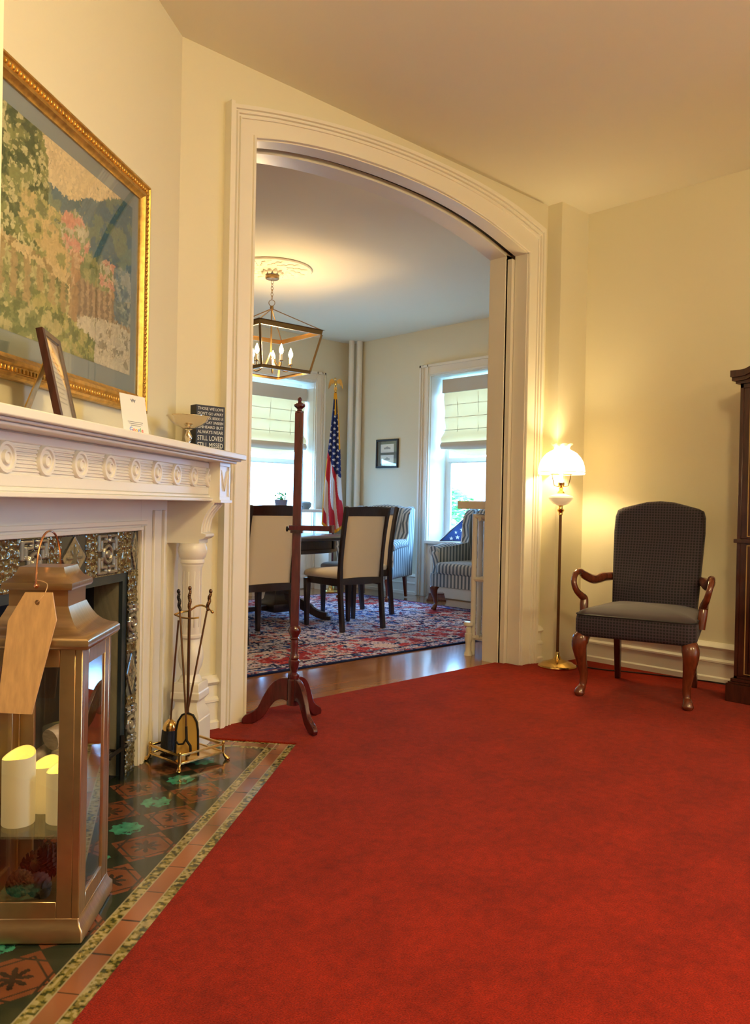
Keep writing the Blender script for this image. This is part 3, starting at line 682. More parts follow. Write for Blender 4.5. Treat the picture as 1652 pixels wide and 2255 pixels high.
lines = [("THOSE WE LOVE", .0145), ("DON'T GO AWAY", .0145), ("THEY WALK BESIDE US", .0125), ("EVERY DAY UNSEEN", .014), ("UNHEARD BUT", .014), ("ALWAYS NEAR", .016), ("STILL LOVED", .024), ("STILL MISSED", .024), ("AND VERY DEAR", .018)]
z = .196
wm = mat('white_lettering', (.72, .72, .68), .6)
for s_, h_ in lines:
    o = text('lettering', s_, h_*1.35, wm, bs, Matrix.Identity(4))
    xs = [v.co.x for v in o.data.vertices]; ys = [v.co.y for v in o.data.vertices]; wd = max(xs)-min(xs); hh = max(ys)-min(ys)
    sx = .126/wd; sy = h_*.86/hh
    mt = Matrix.Translation((.071, -.0003, z-h_/2)) @ Matrix.Rotation(PI/2, 4, 'X') @ Matrix.Diagonal((sx, sy, 1, 1)) @ Matrix.Translation((-(max(xs)+min(xs))/2, -(max(ys)+min(ys))/2, 0))
    o.data.transform(mt); z -= h_+.0058
# ================================================================= FIRE TOOLS
TC = Vector((1.671, 2.842, -.006))
ts = thing('tool_stand', 'brass fireplace tool stand with railed square tray and claw feet on the hearth', 'tool stand', TC, math.radians(6))
mb = MB(); hx, hy = .105, .098
for z, r in ((.062, .0045), (.030, .004)):
    for a, b in (((-hx, -hy), (hx, -hy)), ((hx, -hy), (hx, hy)), ((hx, hy), (-hx, hy)), ((-hx, hy), (-hx, -hy))): mb.sqtube([(a[0], a[1], z), (b[0], b[1], z)], r, r)
mb.box(-hx, hx, -hy, hy, .026, .031)
mb.build('tray', M['brass'], ts, bevel=.001, seg=1)
for sx in (-1, 1):
    for sy in (-1, 1):
        x, y = sx*hx, sy*hy
        MB().tube([(x, y, .066), (x, y, .03), (x*1.03, y*1.03, .018), (x*1.10, y*1.10, .007)], [.0065, .006, .006, .010], 10).sphere((x*1.12, y*1.12, .006), .010, 10, 6, (1, 1, .6)).sphere((x, y, .069), .0075, 10, 6).build('foot', M['brass'], ts)
mb = MB().tube([(0, 0, .03), (0, 0, .60)], .006, 10)
mb.build('post', M['dbrass'], ts)
def twist(mb, x, y, z0, z1, dx=0, dy=0, r=.006):
    for k in range(12):
        f = k/11; a = k*1.1
        mb.sphere((x+dx*f+.0018*math.cos(a), y+dy*f+.0018*math.sin(a), z0+(z1-z0)*f), r*(1+.2*math.sin(f*PI)), 8, 5, (1, 1, 1.2))
    mb.sphere((x+dx*1.12, y+dy*1.12, z1+.012), r*1.25, 10, 6, (1, 1, 1.3))
mb = MB(); twist(mb, 0, 0, .60, .675); mb.build('finial_handle', M['dbrass'], ts)
IR = math.radians(-43.3)
def rotv(x, y, z): return Matrix.Rotation(IR-math.radians(6), 4, 'Z') @ Vector((x, y, z))
mb = MB()
hoop = cr([rotv(*q) for q in ((-.052, -.030, .585), (-.030, -.005, .592), (0, 0, .598), (.026, .006, .615), (.05, .010, .618), (.075, .004, .606), (.092, -.016, .598))], 5)
mb.tube(hoop, .004, 8)
hoop = cr([rotv(*q) for q in ((-.052, -.030, .585), (-.02, -.034, .574), (.02, -.034, .572), (.045, -.03, .575))], 5)
mb.tube(hoop, .0035, 8); mb.sphere(tuple(rotv(.095, -.018, .597)), .007, 8, 6)
mb.build('hook_ring', M['brass'], ts)
g = 'tools hanging on the brass fireplace stand'
br = thing('hearth_brush', 'black-bristled hearth brush with brass cap hanging leftmost on the tool stand', 'brush', TC, IR, g)
MB().tube([(-.040, -.012, .56), (-.052, -.010, .40), (-.066, -.006, .158)], .0038, 8).build('rod', M['dbrass'], br)
MB().lathe([(.001, .165), (.010, .162), (.022, .150), (.028, .135), (.028, .122), (.001, .122)], (-.068, -.005, 0), 16).build('brush_cap', M['brass'], br)
mb = MB().lathe([(.026, .124), (.029, .10), (.032, .045), (.001, .045)][::-1], (-.070, -.005, 0), 20)
for k in range(60):
    a = k*2.4; r = .028; mb.tube([(-.070+r*math.cos(a), -.005+r*math.sin(a), .12), (-.070+(r+.006)*math.cos(a), -.005+(r+.006)*math.sin(a), .038)], .0016, 4)
mb.build('bristles', M['black'], br)
sh = thing('ash_shovel', 'brass-faced ash shovel with dark rim hanging on the right of the tool stand', 'shovel', TC, IR, g)
mb = MB().tube([(.072, -.01, .60), (.03, -.045, .32), (.012, -.060, .20)], .0038, 8); mb.build('rod', M['dbrass'], sh)
mb = MB(); twist(mb, .073, -.009, .605, .665, .010, .004); mb.build('handle', M['dbrass'], sh)
out = [(-.050, .035), (-.050, .13), (-.043, .165), (-.025, .19), (0, .198), (.025, .19), (.043, .165), (.050, .13), (.055, .035)]
MB().prism(out, lambda p, k: (.014+p[0]*.86, -.072+(p[1]-.03)*.08+(.003 if k else 0), p[1]+.006)).build('blade', M['shovel'], sh)
pts = [(.014+p_[0]*.86, -.073+(p_[1]-.03)*.08, p_[1]+.006) for p_ in out]
MB().tube(pts, .0042, 8).build('blade_rim', M['iron'], sh)
po = thing('fire_poker', 'slim dark poker with a hooked tip crossing in front of the shovel blade', 'poker', TC, IR, g)
mb = MB().tube([(-.030, -.035, .60), (.0, -.070, .33), (.014, -.088, .19), (.018, -.092, .11)], .004, 8); mb.build('rod', M['dbrass'], po)
mb = MB(); twist(mb, -.031, -.034, .605, .665, -.006, .004); mb.build('handle', M['iron'], po)
mb = MB().tube([(.016, -.091, .16), (.019, -.092, .105), (.034, -.094, .085), (.036, -.094, .062), (.026, -.094, .045)], .0052, 8).tube([(.018, -.092, .112), (.006, -.094, .092), (-.012, -.094, .090), (-.022, -.094, .102)], .004, 8)
mb.build('hook', M['iron'], po)
# ================================================================= LANTERN
LR = math.radians(-40.2); LZ = -.006
LC = Vector((.779, 1.994, LZ))
ln = thing('lantern', 'tall copper-toned floor lantern with glass sides, pagoda roof and wire handle on the hearth', 'lantern', LC, LR)
mb = MB().sqstack([(.127, 0), (.133, .004), (.133, .030), (.126, .040), (.122, .052), (.122, .058)])
mb.build('base', M['copper'], ln, bevel=.003)
def lframe(rot, nm):
    mb = MB(); H0_, H1_ = .055, .688; h = .121
    T = Matrix.Rotation(rot, 4, 'Z')
    mb.box(-h+.016, -h+.052, -h, -h+.012, H0_, H1_, T).box(h-.052, h-.016, -h, -h+.012, H0_, H1_, T)
    mb.box(-h+.052, h-.052, -h, -h+.012, H0_, H0_+.040, T).box(-h+.052, h-.052, -h, -h+.012, H1_-.045, H1_, T)
    fo = mb.build('side_frame', M['copper'], ln, bevel=.0015, seg=1)
    MB().box(-h+.050, h-.050, -h+.004, -h+.0065, H0_+.038, H1_-.043, T).build('glass_panel', M['lglass'], fo)
for k in range(4): lframe(k*PI/2, k)
for sx in (-1, 1):
    for sy in (-1, 1):
        MB().box(min(sx*.1215, sx*.104), max(sx*.1215, sx*.104), min(sy*.1215, sy*.104), max(sy*.1215, sy*.104), .055, .69).build('corner_post', M['copper'], ln, bevel=.002, seg=1)
prof = [(.121, .684), (.134, .686), (.139, .694), (.139, .706), (.133, .714), (.118, .718), (.104, .726), (.092, .738), (.083, .752), (.076, .766), (.071, .778)]
MB().sqstack(prof).build('roof', M['copper'], ln, ang=50)
MB().sqstack([(.069, .776), (.069, .818)]).build('vent_collar', M['perf'], ln)
MB().sqstack([(.069, .816), (.080, .818), (.083, .824), (.082, .834), (.074, .839), (.064, .846), (.057, .858), (.053, .870), (.001, .871)]).build('cap', M['copper'], ln, ang=50)
hp = cr([(0, -.086, .826), (0, -.086, .86), (0, -.075, .905), (0, -.045, .942), (0, 0, .955), (0, .045, .942), (0, .075, .905), (0, .086, .86), (0, .086, .826)], 5)
mb = MB().tube(hp, .0026, 8); mb.sphere((0, -.086, .828), .006, 8, 6).sphere((0, .086, .828), .006, 8, 6)
mb.build('handle', mat('copper_wire', (.72, .36, .20), .22, 1.), ln)
MB().box(-.106, .106, -.106, .106, .236, .242).build('glass_shelf', M['cglass'], ln)
def inl(x, y, z): return Matrix.Translation(LC) @ Matrix.Rotation(LR, 4, 'Z') @ Vector((x, y, z))
tg = thing('wooden_tag', 'blank pale wooden gift tag hung in front of the lantern', 'tag', inl(0, 0, 0), LR)
tp = [(-.008, .818), (.0535, .818), (.068, .757), (.032, .552), (-.044, .555), (-.040, .754)]
hole = (.021, .795)
def tpl(p, k): return (p[0], -.128-(.818-p[1])*.22-(.005 if k == 0 else 0), p[1])
mb = MB()
cen = hole; n = 24
oc = []
for k in range(n):   # outer ring point along ray from the hole
    a = 2*PI*k/n; d = Vector((math.cos(a), math.sin(a))); best = 9
    for i in range(6):
        p_, q_ = Vector(tp[i]), Vector(tp[(i+1) % 6]); e = q_-p_; den = d.x*e.y-d.y*e.x
        if abs(den) < 1e-9: continue
        w_ = p_-Vector(cen); t_ = (w_.x*e.y-w_.y*e.x)/den; u_ = (w_.x*d.y-w_.y*d.x)/den
        if t_ > 0 and -1e-6 <= u_ <= 1+1e-6: best = min(best, t_)
    oc.append((a, Vector(cen)+d*best))
for c_ in tp: oc.append((math.atan2(c_[1]-cen[1], c_[0]-cen[0]) % (2*PI), Vector(c_)))
oc.sort(key=lambda t: t[0])
m_ = len(oc); vs = []
for k in (0, 1):
    vs += [tpl(o_[1], k) for o_ in oc]; vs += [tpl((cen[0]+.0062*math.cos(o_[0]), cen[1]+.0062*math.sin(o_[0])), k) for o_ in oc]
fs = []
for i in range(m_):
    j = (i+1) % m_
    fs += [(i, j, m_+j, m_+i), (2*m_+i, 3*m_+i, 3*m_+j, 2*m_+j), (i, 2*m_+i, 2*m_+j, j), (m_+i, m_+j, 3*m_+j, 3*m_+i)]
mb.add(vs, fs); mb.build('tag_board', M['pinktag'], tg, flat=True)
MB().tube(cr([(.021, -.139, .795), (.028, -.141, .802), (.036, -.128, .818), (.030, -.100, .835), (.004, -.089, .842), (-.004, -.086, .840)], 5), .0011, 6).build('string', M['pinktag'], tg)
def candle(x, y, r, h, lb):
    c = thing('flameless_candle', lb, 'candle', inl(x, y, .242), 0, 'flameless candles in the lantern')
    n = 32; rings = []
    def top(a): return h-.008+.008*math.sin(a*1+1.2)+.004*math.sin(2*a)
    for rr, zf in ((r*.97, 0), (r, .01), (r, .5), (r, .97), (r*.985, 1.0)):
        rings.append([(rr*math.cos(2*PI*j/n), rr*math.sin(2*PI*j/n), zf*top(2*PI*j/n)) for j in range(n)])
    MB().loft(rings, cap=False).build('wax_body', M['cand'], c)
    rings = [[(rr*math.cos(2*PI*j/n), rr*math.sin(2*PI*j/n), top(2*PI*j/n)-d) for j in range(n)] for rr, d in ((r*.985, 0), (r*.90, .001), (r*.80, .012), (r*.70, .020), (.001, .024))]
    MB().loft(rings, cap=False).build('wax_well', M['candtop'], c)
candle(-.057, -.022, .0385, .176, 'tallest flameless pillar candle, at the front left of the lantern shelf')
candle(.043, -.004, .0385, .138, 'flameless pillar candle half hidden by the lantern door frame, right side of the shelf')
candle(-.022, .066, .036, .126, 'shortest flameless candle, glowing between the two front ones')
def pinecone(lb, loc, rot, sc=1.):
    c = thing('pine_cone', lb, 'pine cone', loc, 0, 'pine cones in the bottom of the lantern', rot)
    mb = MB().lathe([(.001, 0), (.012, .005), (.014, .03), (.006, .068), (.001, .072)], n=10)
    for k in range(90):
        f = k/89.; a = k*2.3999; z = .006+.062*f; r = .030*math.sin(PI*(.18+.80*f))**.8
        T = Matrix.Translation((0, 0, z)) @ Matrix.Rotation(a, 4, 'Z') @ Matrix.Rotation(-.35, 4, 'Y')
        mb.add([(.004, -.004, 0), (r, -.0065, .001), (r+.004, 0, .004), (r, .0065, .001), (.004, .004, 0), (r*.8, 0, .004)], [(0, 1, 5), (1, 2, 5), (2, 3, 5), (3, 4, 5), (4, 0, 5), (0, 4, 3, 2, 1)], T)
    o = mb.build('scales', M['cone'], c); c.scale = (sc, sc, sc); return c
for i, (x, y, z, rx, ry, sc, lb) in enumerate(((-.06, -.06, .095, .9, .4, 1.05, 'pine cone at the front left in the bottom of the lantern'), (.03, -.07, .085, -.6, 1.2, 1., 'pine cone low at the front right in the bottom of the lantern'),
    (-.02, -.03, .135, 1.3, -.5, 1.1, 'pine cone on top of the pile in the lantern, toward the middle'), (.06, -.02, .14, .4, 1.0, 1.05, 'pine cone high on the right side of the lantern pile'),
    (-.07, .03, .10, -1., .2, 1., 'pine cone at the back left of the lantern pile'), (.02, .05, .11, 1.6, .6, 1.05, 'pine cone at the back of the pile, behind the topmost one'))):
    pinecone(lb, inl(x, y, z), (rx, ry, i), sc)
# ================================================================= TRIPOD STAND
td = thing('display_easel', 'red mahogany tripod easel stand with turned pole and small ledge in the doorway', 'easel', (2.305, 2.978, 0), 0, None, (0, 0, 0))
td.rotation_euler = (math.radians(-.7), math.radians(.8), 0)
TP = Matrix.Rotation(IR, 4, 'Z')
mb = MB().box(-.0195, .0195, -.0195, .0195, .455, 1.452, TP); mb.build('pole', M['mahog'], td, bevel=.003)
MB().lathe([(.001, 1.452), (.020, 1.452), (.020, 1.458), (.011, 1.464), (.012, 1.470), (.026, 1.482), (.027, 1.490), (.018, 1.496), (.008, 1.502), (.010, 1.508), (.011, 1.516), (.006, 1.524), (.001, 1.527)], n=20).build('finial', M['mahog'], td)
prof = [(.001, .09), (.030, .09), (.030, .205), (.024, .212), (.028, .222), (.026, .232), (.015, .240), (.016, .250), (.022, .262), (.026, .285), (.025, .296), (.021, .300), (.024, .308), (.020, .314), (.016, .33), (.019, .37), (.017, .392), (.023, .398), (.018, .404), (.022, .412), (.030, .430), (.030, .445), (.022, .458), (.001, .458)]
MB().lathe(prof, n=28).build('turned_base', M['mahog'], td)
for a in (138, 18, -102):
    T = Matrix.Rotation(math.radians(a), 4, 'Z')
    up = cr([(.024, .20), (.06, .195), (.10, .17), (.135, .12), (.165, .068), (.195, .050), (.222, .036), (.232, .018), (.228, .002)], 4)
    up = [(p_[0], p_[1]) for p_ in cr([(x, z, 0) for x, z in ((.024, .215), (.06, .212), (.10, .188), (.135, .135), (.165, .075), (.195, .052), (.222, .038), (.236, .018), (.230, .001))], 4)]
    lo = [(p_[0], p_[1]) for p_ in cr([(x, z, 0) for x, z in ((.185, .001), (.165, .012), (.135, .035), (.105, .080), (.08, .108), (.05, .115), (.024, .105))], 4)]
    MB().prism(up+lo, lambda p, k: (p[0], -.011 if k == 0 else .011, p[1]), T).build('leg', M['mahog'], td, bevel=.003, seg=2, ang=30)
mb = MB().box(-.020, .185, -.052, -.020, .902, .914, TP @ Matrix.Rotation(-.22, 4, 'Z')).box(-.020, .185, -.060, -.050, .902, .926, TP @ Matrix.Rotation(-.22, 4, 'Z')).box(-.028, .028, -.030, .028, .890, .925, TP)
mb.box(.172, .188, -.060, -.018, .895, .930, TP @ Matrix.Rotation(-.22, 4, 'Z')).box(.02, .13, .0, .02, .916, .926, TP)
mb.build('ledge', M['mahog'], td, bevel=.002, seg=1)
MB().lathe([(.001, 0), (.006, 0), (.006, .012), (.012, .014), (.012, .022), (.001, .024)], n=12, mt=TP @ Matrix.Translation((-.028, 0, .908)) @ Matrix.Rotation(-PI/2, 4, 'Y')).build('clamp_knob', M['iron'], td)
# ================================================================= FLOOR LAMP
LP = (4.455, 2.975, 0)
lm = thing('floor_lamp', 'brass floor lamp with lit milk-glass dome shade beside the armchair', 'lamp', LP)
MB().lathe([(.001, 0), (.122, 0), (.124, .008), (.120, .016), (.108, .020), (.098, .030), (.062, .040), (.030, .052), (.016, .075), (.012, .10), (.001, .10)], n=48).build('base', M['brass'], lm)
MB().lathe([(.001, .10), (.0095, .10), (.0095, .985), (.001, .985)], n=14).build('pole', M['dbrass'], lm)
MB().lathe([(.010, .985), (.014, .99), (.012, 1.0), (.022, 1.012), (.024, 1.02), (.014, 1.028), (.012, 1.04), (.020, 1.048), (.001, 1.049)], n=24).build('collar', M['brass'], lm)
MB().lathe([(.001, 1.045), (.018, 1.047), (.048, 1.058), (.072, 1.080), (.080, 1.098), (.076, 1.108), (.040, 1.118), (.022, 1.126), (.001, 1.127)], n=36).build('font', M['milk'], lm)
mb = MB().lathe([(.001, 1.125), (.024, 1.126), (.020, 1.136), (.009, 1.148), (.014, 1.158), (.009, 1.166), (.020, 1.176), (.022, 1.196), (.001, 1.197)], n=20)
for k in range(3):
    a = k*2.1+.6; mb.tube([(.012*math.cos(a), .012*math.sin(a), 1.17), (.05*math.cos(a), .05*math.sin(a), 1.175), (.058*math.cos(a), .058*math.sin(a), 1.20), (.070*math.cos(a), .070*math.sin(a), 1.252)], .0028, 6)
mb.tube([(.070*math.cos(2*PI*k/24), .070*math.sin(2*PI*k/24), 1.252) for k in range(25)], .0028, 6)
mb.build('burner', M['brass'], lm)
def shade_mat():
    m = bpy.data.materials.new('opal_glass_shade'); m.use_nodes = True; nt = m.node_tree; N = nt.nodes; L = nt.links
    b = N['Principled BSDF']; b.inputs['Base Color'].default_value = (.9, .85, .72, 1); b.inputs['Roughness'].default_value = .15
    t = N.new('ShaderNodeBsdfTranslucent'); t.inputs[0].default_value = (.95, .88, .72, 1); mx = N.new('ShaderNodeMixShader'); mx.inputs[0].default_value = .72
    L.new(b.outputs[0], mx.inputs[1]); L.new(t.outputs[0], mx.inputs[2]); L.new(mx.outputs[0], N['Material Output'].inputs[0]); return m
M['opal'] = shade_mat()
n = 56; rings = []
for r, z in ((.146, 1.248), (.149, 1.256), (.149, 1.270), (.146, 1.292), (.138, 1.325), (.120, 1.358), (.095, 1.385), (.070, 1.400), (.052, 1.408), (.048, 1.416), (.054, 1.430), (.068, 1.444)):
    fl = .006 if z > 1.44 else (.002 if z > 1.425 else 0)
    rings.append([((r+fl*math.sin(8*2*PI*j/n))*math.cos(2*PI*j/n), (r+fl*math.sin(8*2*PI*j/n))*math.sin(2*PI*j/n), z+fl*.5*math.cos(8*2*PI*j/n)) for j in range(n)])
o = MB().loft(rings, cap=False).build('shade', M['opal'], lm)
MB().tube([(.150*math.cos(2*PI*k/48), .150*math.sin(2*PI*k/48), 1.262) for k in range(49)], .0022, 6).build('shade_band', M['brass'], o)
MB().lathe([(.022, 1.197), (.026, 1.21), (.028, 1.24), (.020, 1.30), (.018, 1.43)], n=24, cap=False).build('chimney', M['glass'], lm)
bulb = mat('lit_bulb', (1, .9, .7), .4, emit=(1, .74, .38), es=60)
MB().sphere((0, 0, 1.315), .017, 14, 8, (1, 1, 1.3)).lathe([(.010, 1.197), (.011, 1.30)], cap=False).build('bulb', bulb, lm)
lamp('floor_lamp_light', 'POINT', (LP[0], LP[1], 1.345), 30, WARM, .05)
mb = MB().tube(cr([(4.56, 2.93, .006), (4.60, 2.72, .006), (4.66, 2.60, .006), (4.74, 2.36, .006), (4.80, 2.1, .006), (4.81, 1.9, .006)], 6), .004, 6)
o = mb.build('power_cord', M['iron']); tag(o, 'thin dark power cord running from the floor lamp behind the armchair', 'cord')
# ================================================================= ARMCHAIR
ac = thing('armchair', 'dark dotted high-back armchair with curved wooden arms against the right wall', 'armchair', (4.237, 2.252, 0), math.radians(106))
def backshape():
    # outline half-width at height f, camel crest
    rings = []; th = .045
    nz = 16
    prof = []
    def yc(z): return -.215-(z-.42)*.205
    outline = [(-.235, .40), (-.243, .55), (-.252, .75), (-.258, .90), (-.256, .99), (-.244, 1.028), (-.215, 1.043), (-.15, 1.060), (-.08, 1.078), (0, 1.085), (.08, 1.078), (.15, 1.060), (.215, 1.043), (.244, 1.028), (.256, .99), (.258, .90), (.252, .75), (.243, .55), (.235, .40)]
    mb = MB(); c = (0, .72)
    for sc, dy in ((.90, .058), (.965, .052), (.995, .030), (1., 0), (.995, -.030), (.97, -.045), (.90, -.048)):
        rings.append([(c[0]+(x-c[0])*sc, yc(z)+dy, c[1]+(z-c[1])*sc) for x, z in outline])
    # front pad centre bulge
    r0_ = [(x*.45, yc(z)+.068, c[1]+(z-c[1])*.45) for x, z in outline]
    mb.loft([r0_]+rings); return mb
backshape().build('backrest', M['navy'], ac, ang=60, bevel=.0)
def srect(hw, y0, y1, z, hwb, n=8, rad=.05, bow=.02):
    pts = []
    cor = [(hw, y1, 0), (-hw, y1, 1), (-hwb, y0, 2), (hwb, y0, 3)]
    for (x, y, q) in cor:
        a0 = q*PI/2; cx = x-rad*(1 if x > 0 else -1); cy = y-rad*(1 if y == y1 else -1)
        for k in range(n+1):
            a = a0+PI/2*k/n; pts.append((cx+rad*math.cos(a), cy+rad*math.sin(a)+(bow*(1-(cx/hw)**2) if y == y1 else 0), z))
    return pts
mb = MB(); rings = []
for z, s in ((.330, -.012), (.338, 0), (.36, .006), (.42, .006), (.450, .0)): rings.append(srect(.312+s, -.27, .30+s, z, .262+s))
mb.loft(rings); mb.build('seat', M['navy'], ac, ang=60)
mb = MB(); rings = [srect(.312, -.27, .30, .448, .262)]
for f, z in ((.97, .462), (.88, .476), (.70, .488), (.4, .496), (.05, .499)):
    rings.append([(x*f, .015+(y-.015)*f, z) for x, y, _ in srect(.312, -.27, .30, .45, .262)])
mb.loft(rings); cu_ = mb.build('seat_cushion', mat('plain_dark_fabric', (.046, .033, .042), .75, sheen=.25, bump=.3, bscale=400), ac, ang=60)
mb = MB(); pp = srect(.315, -.272, .303, .449, .265); mb.tube([Vector(q) for q in pp]+[Vector(pp[0])], .0045, 6); mb.build('piping', M['black'], cu_)
for sx in (-1, 1):
    path = cr([(sx*.255, -.26, .625), (sx*.285, -.17, .625), (sx*.315, -.07, .615), (sx*.340, .02, .640), (sx*.355, .09, .668), (sx*.362, .15, .655), (sx*.358, .185, .610), (sx*.345, .175, .565), (sx*.330, .135, .535), (sx*.322, .105, .515), (sx*.318, .115, .47), (sx*.312, .125, .40)], 5)
    m_ = len(path); rad = [.030-.008*min(1, abs(i/m_-.12)*4) if i < m_*.3 else (.020+.004*math.sin(i/m_*9)) for i in range(m_)]
    MB().tube(path, rad, 12, up=(0, 0, 1)).build('arm', M['chairleg'], ac)
    x, y = sx*.275, .262
    path = cr([(x, y-.01, .34), (x+sx*.012, y+.012, .31), (x+sx*.016, y+.020, .27), (x+sx*.006, y+.008, .19), (x-sx*.004, y-.004, .11), (x-sx*.002, y+.002, .055), (x+sx*.006, y+.020, .030), (x+sx*.008, y+.026, .014), (x+sx*.008, y+.026, .001)], 5)
    m_ = len(path); pr = [.040, .046, .042, .030, .022, .019, .026, .030, .020]
    rad = [np.interp(i/(m_-1)*8, range(9), pr) for i in range(m_)]
    MB().tube(path, rad, 14).build('leg', M['chairleg'], ac)
    xb = sx*.215
    MB().sqtube([(xb, -.235, .36), (xb, -.262, .18), (xb*1.03, -.305, 0)], [.020, .018, .015], [.022, .020, .016], up=(0, 1, 0)).build('leg', M['cabwood'], ac, bevel=.003, seg=1, label='plain dark rear leg')
# ================================================================= CURIO CABINET
cb = thing('curio_cabinet', 'tall dark wooden display cabinet with gold inlay lines and brass handles at the right wall', 'cabinet', (4.44, 1.838, 0), -PI/2)
CW = .92
mb = MB().box(-.03, CW+.03, -.032, .395, 0, .098).box(-.022, CW+.022, -.024, .395, .098, .108).box(-.012, CW+.012, -.014, .395, .108, .125)
mb.build('plinth', M['cabwood'], cb, bevel=.003)
mb = MB().box(0, .02, 0, .39, .125, 1.725).box(CW-.02, CW, 0, .39, .125, 1.725).box(0, CW, .375, .39, .125, 1.725).box(0, CW, 0, .39, .125, .14).box(0, CW, 0, .39, 1.70, 1.725)
mb.box(.02, .075, 0, .02, .14, .865).box(CW-.075, CW-.02, 0, .02, .14, .865).box(.02, .075, 0, .02, .885, 1.70).box(CW-.075, CW-.02, 0, .02, .885, 1.70)
mb.box(-.012, CW+.012, -.016, .39, .862, .882)
mb.build('case', M['cabwood'], cb, bevel=.002, seg=1)
arc = [(x, 1.795+.17*max(0, math.sin(PI*(x-.03)/(CW-.06)))**1.2 if .03 < x < CW-.03 else 1.795) for x in np.linspace(-.038, CW+.038, 40)]
mb = MB().prism([(-.02, 1.725)]+[(max(-.02, min(CW+.02, x)), z-.03) for x, z in arc]+[(CW+.02, 1.725)], lambda p, k: (p[0], -.015 if k == 0 else .39, p[1]))
for i in range(len(arc)-1):
    mb.prism([(arc[i][0], arc[i][1]-.035), (arc[i+1][0], arc[i+1][1]-.035), arc[i+1], arc[i]], lambda p, k: (p[0], -.045 if k == 0 else .39, p[1]))
    mb.prism([(max(arc[i][0], -.035), arc[i][1]-.055), (max(-.035+1e-4*i, arc[i+1][0]), arc[i+1][1]-.055), (max(-.035+1e-4*i, arc[i+1][0]), arc[i+1][1]-.035), (max(arc[i][0], -.035), arc[i][1]-.035)], lambda p, k: (p[0], -.03 if k == 0 else .39, p[1])) if arc[i+1][0] < CW+.035 else None
mb.build('cornice', M['cabwood'], cb, ang=25)
inl_m = mat('gold_inlay_line', (.55, .38, .14), .4, .5)
for z0, z1 in ((.14, .862), (.885, 1.70)):
    d = MB(); rectring(d, .078, CW-.078, z0+.01, z1-.01, .07, -.004, .018); dr = d.build('door', M['cabwood'], cb, bevel=.002, seg=1)
    MB().box(.14, CW-.14, .004, .008, z0+.07, z1-.07).build('door_glass', M['cglass'], dr)
    i_ = MB(); rectring(i_, .055, CW-.055, z0+.012, z1-.012, .0035, -.0055, .0); rectring(i_, .132, CW-.132, z0+.068, z1-.068, .004, -.0065, .0); i_.build('inlay', inl_m, dr)
    zc = (z0+z1)/2+(.06 if z0 > .5 else .02)
    h = MB().box(.094, .106, -.010, -.004, zc-.035, zc+.03).tube([(.100, -.012, zc+.022), (.112, -.020, zc+.018), (.116, -.020, zc+.008)], .004, 6).sphere((.1, -.014, zc+.03), .006, 8, 6)
    h.tube(cr([(.100, -.012, zc-.005), (.108, -.016, zc-.022), (.100, -.016, zc-.040), (.092, -.016, zc-.022), (.100, -.012, zc-.005)], 4), .0028, 6)
    h.build('handle', M['brass'], dr)
for z in (.38, .62, 1.15, 1.42): MB().box(.022, CW-.022, .03, .37, z, z+.012).build('shelf_board', M['cabwood'], cb)
# ================================================================= DINING ROOM
FZ = -.006
# oriental rug
def rug():
    x0, x1, y0, y1 = 1.75, 6.22, 3.955, 7.05; st = .011
    X, Y = np.meshgrid(np.arange(x0, x1, st), np.arange(y0, y1, st))
    wx = X+.10*(fbm(X*5, Y*5, 1)-.5); wy = Y+.10*(fbm(X*5, Y*5, 4)-.5)
    a = fbm(wx*9, wy*9, 2, 5); b = fbm(wx*16, wy*16, 5, 4); c = fbm(wx*3.2, wy*3.2, 3, 3)
    navy = np.array([.010, .018, .075]); blue = np.array([.05, .10, .32]); cream = np.array([.68, .52, .48]); pink = np.array([.55, .22, .22]); red = np.array([.38, .035, .035]); lt = np.array([.62, .58, .68])
    C = np.zeros(X.shape+(3,)); C[:] = lt
    C[b > .55] = cream; C[(b > .62)] = pink; C[c > .60] = (lt*.9+pink*.1)
    v1 = np.abs(a-.5) < .036; C[v1] = navy
    v2 = (np.abs(b-.47) < .022); C[v2] = blue
    fl = (b > .64) & (c > .45); C[fl] = blue; C[(b < .33)] = navy; C[(b < .26)] = red
    d = np.minimum(np.minimum(X-x0, x1-X), np.minimum(Y-y0, y1-Y))
    m = (d > .16) & (d < .58)
    C[m & (b > .56)] = pink; C[m & (b > .64)] = red*1.2; C[m & (b < .40)] = cream; C[m & (a < .36)] = red; C[m & (a > .36) & (a < .40)] = pink; C[m & v2] = navy
    for e, w_, col in ((.60, .012, navy), (.15, .012, navy), (.0, .028, navy), (.055, .008, red)): C[np.abs(d-e) < w_] = col
    C *= (.78+.44*np.random.rand(*X.shape))[..., None]
    o = gridmesh('oriental_rug', np.stack([X, Y, np.full(X.shape, FZ+.009)+.0008*b], -1), C, M['rug'], None, thick=.008)
    tag(o, 'blue, pink and red patterned oriental rug under the dining table', 'rug')
rug()
RZ = FZ+.0105
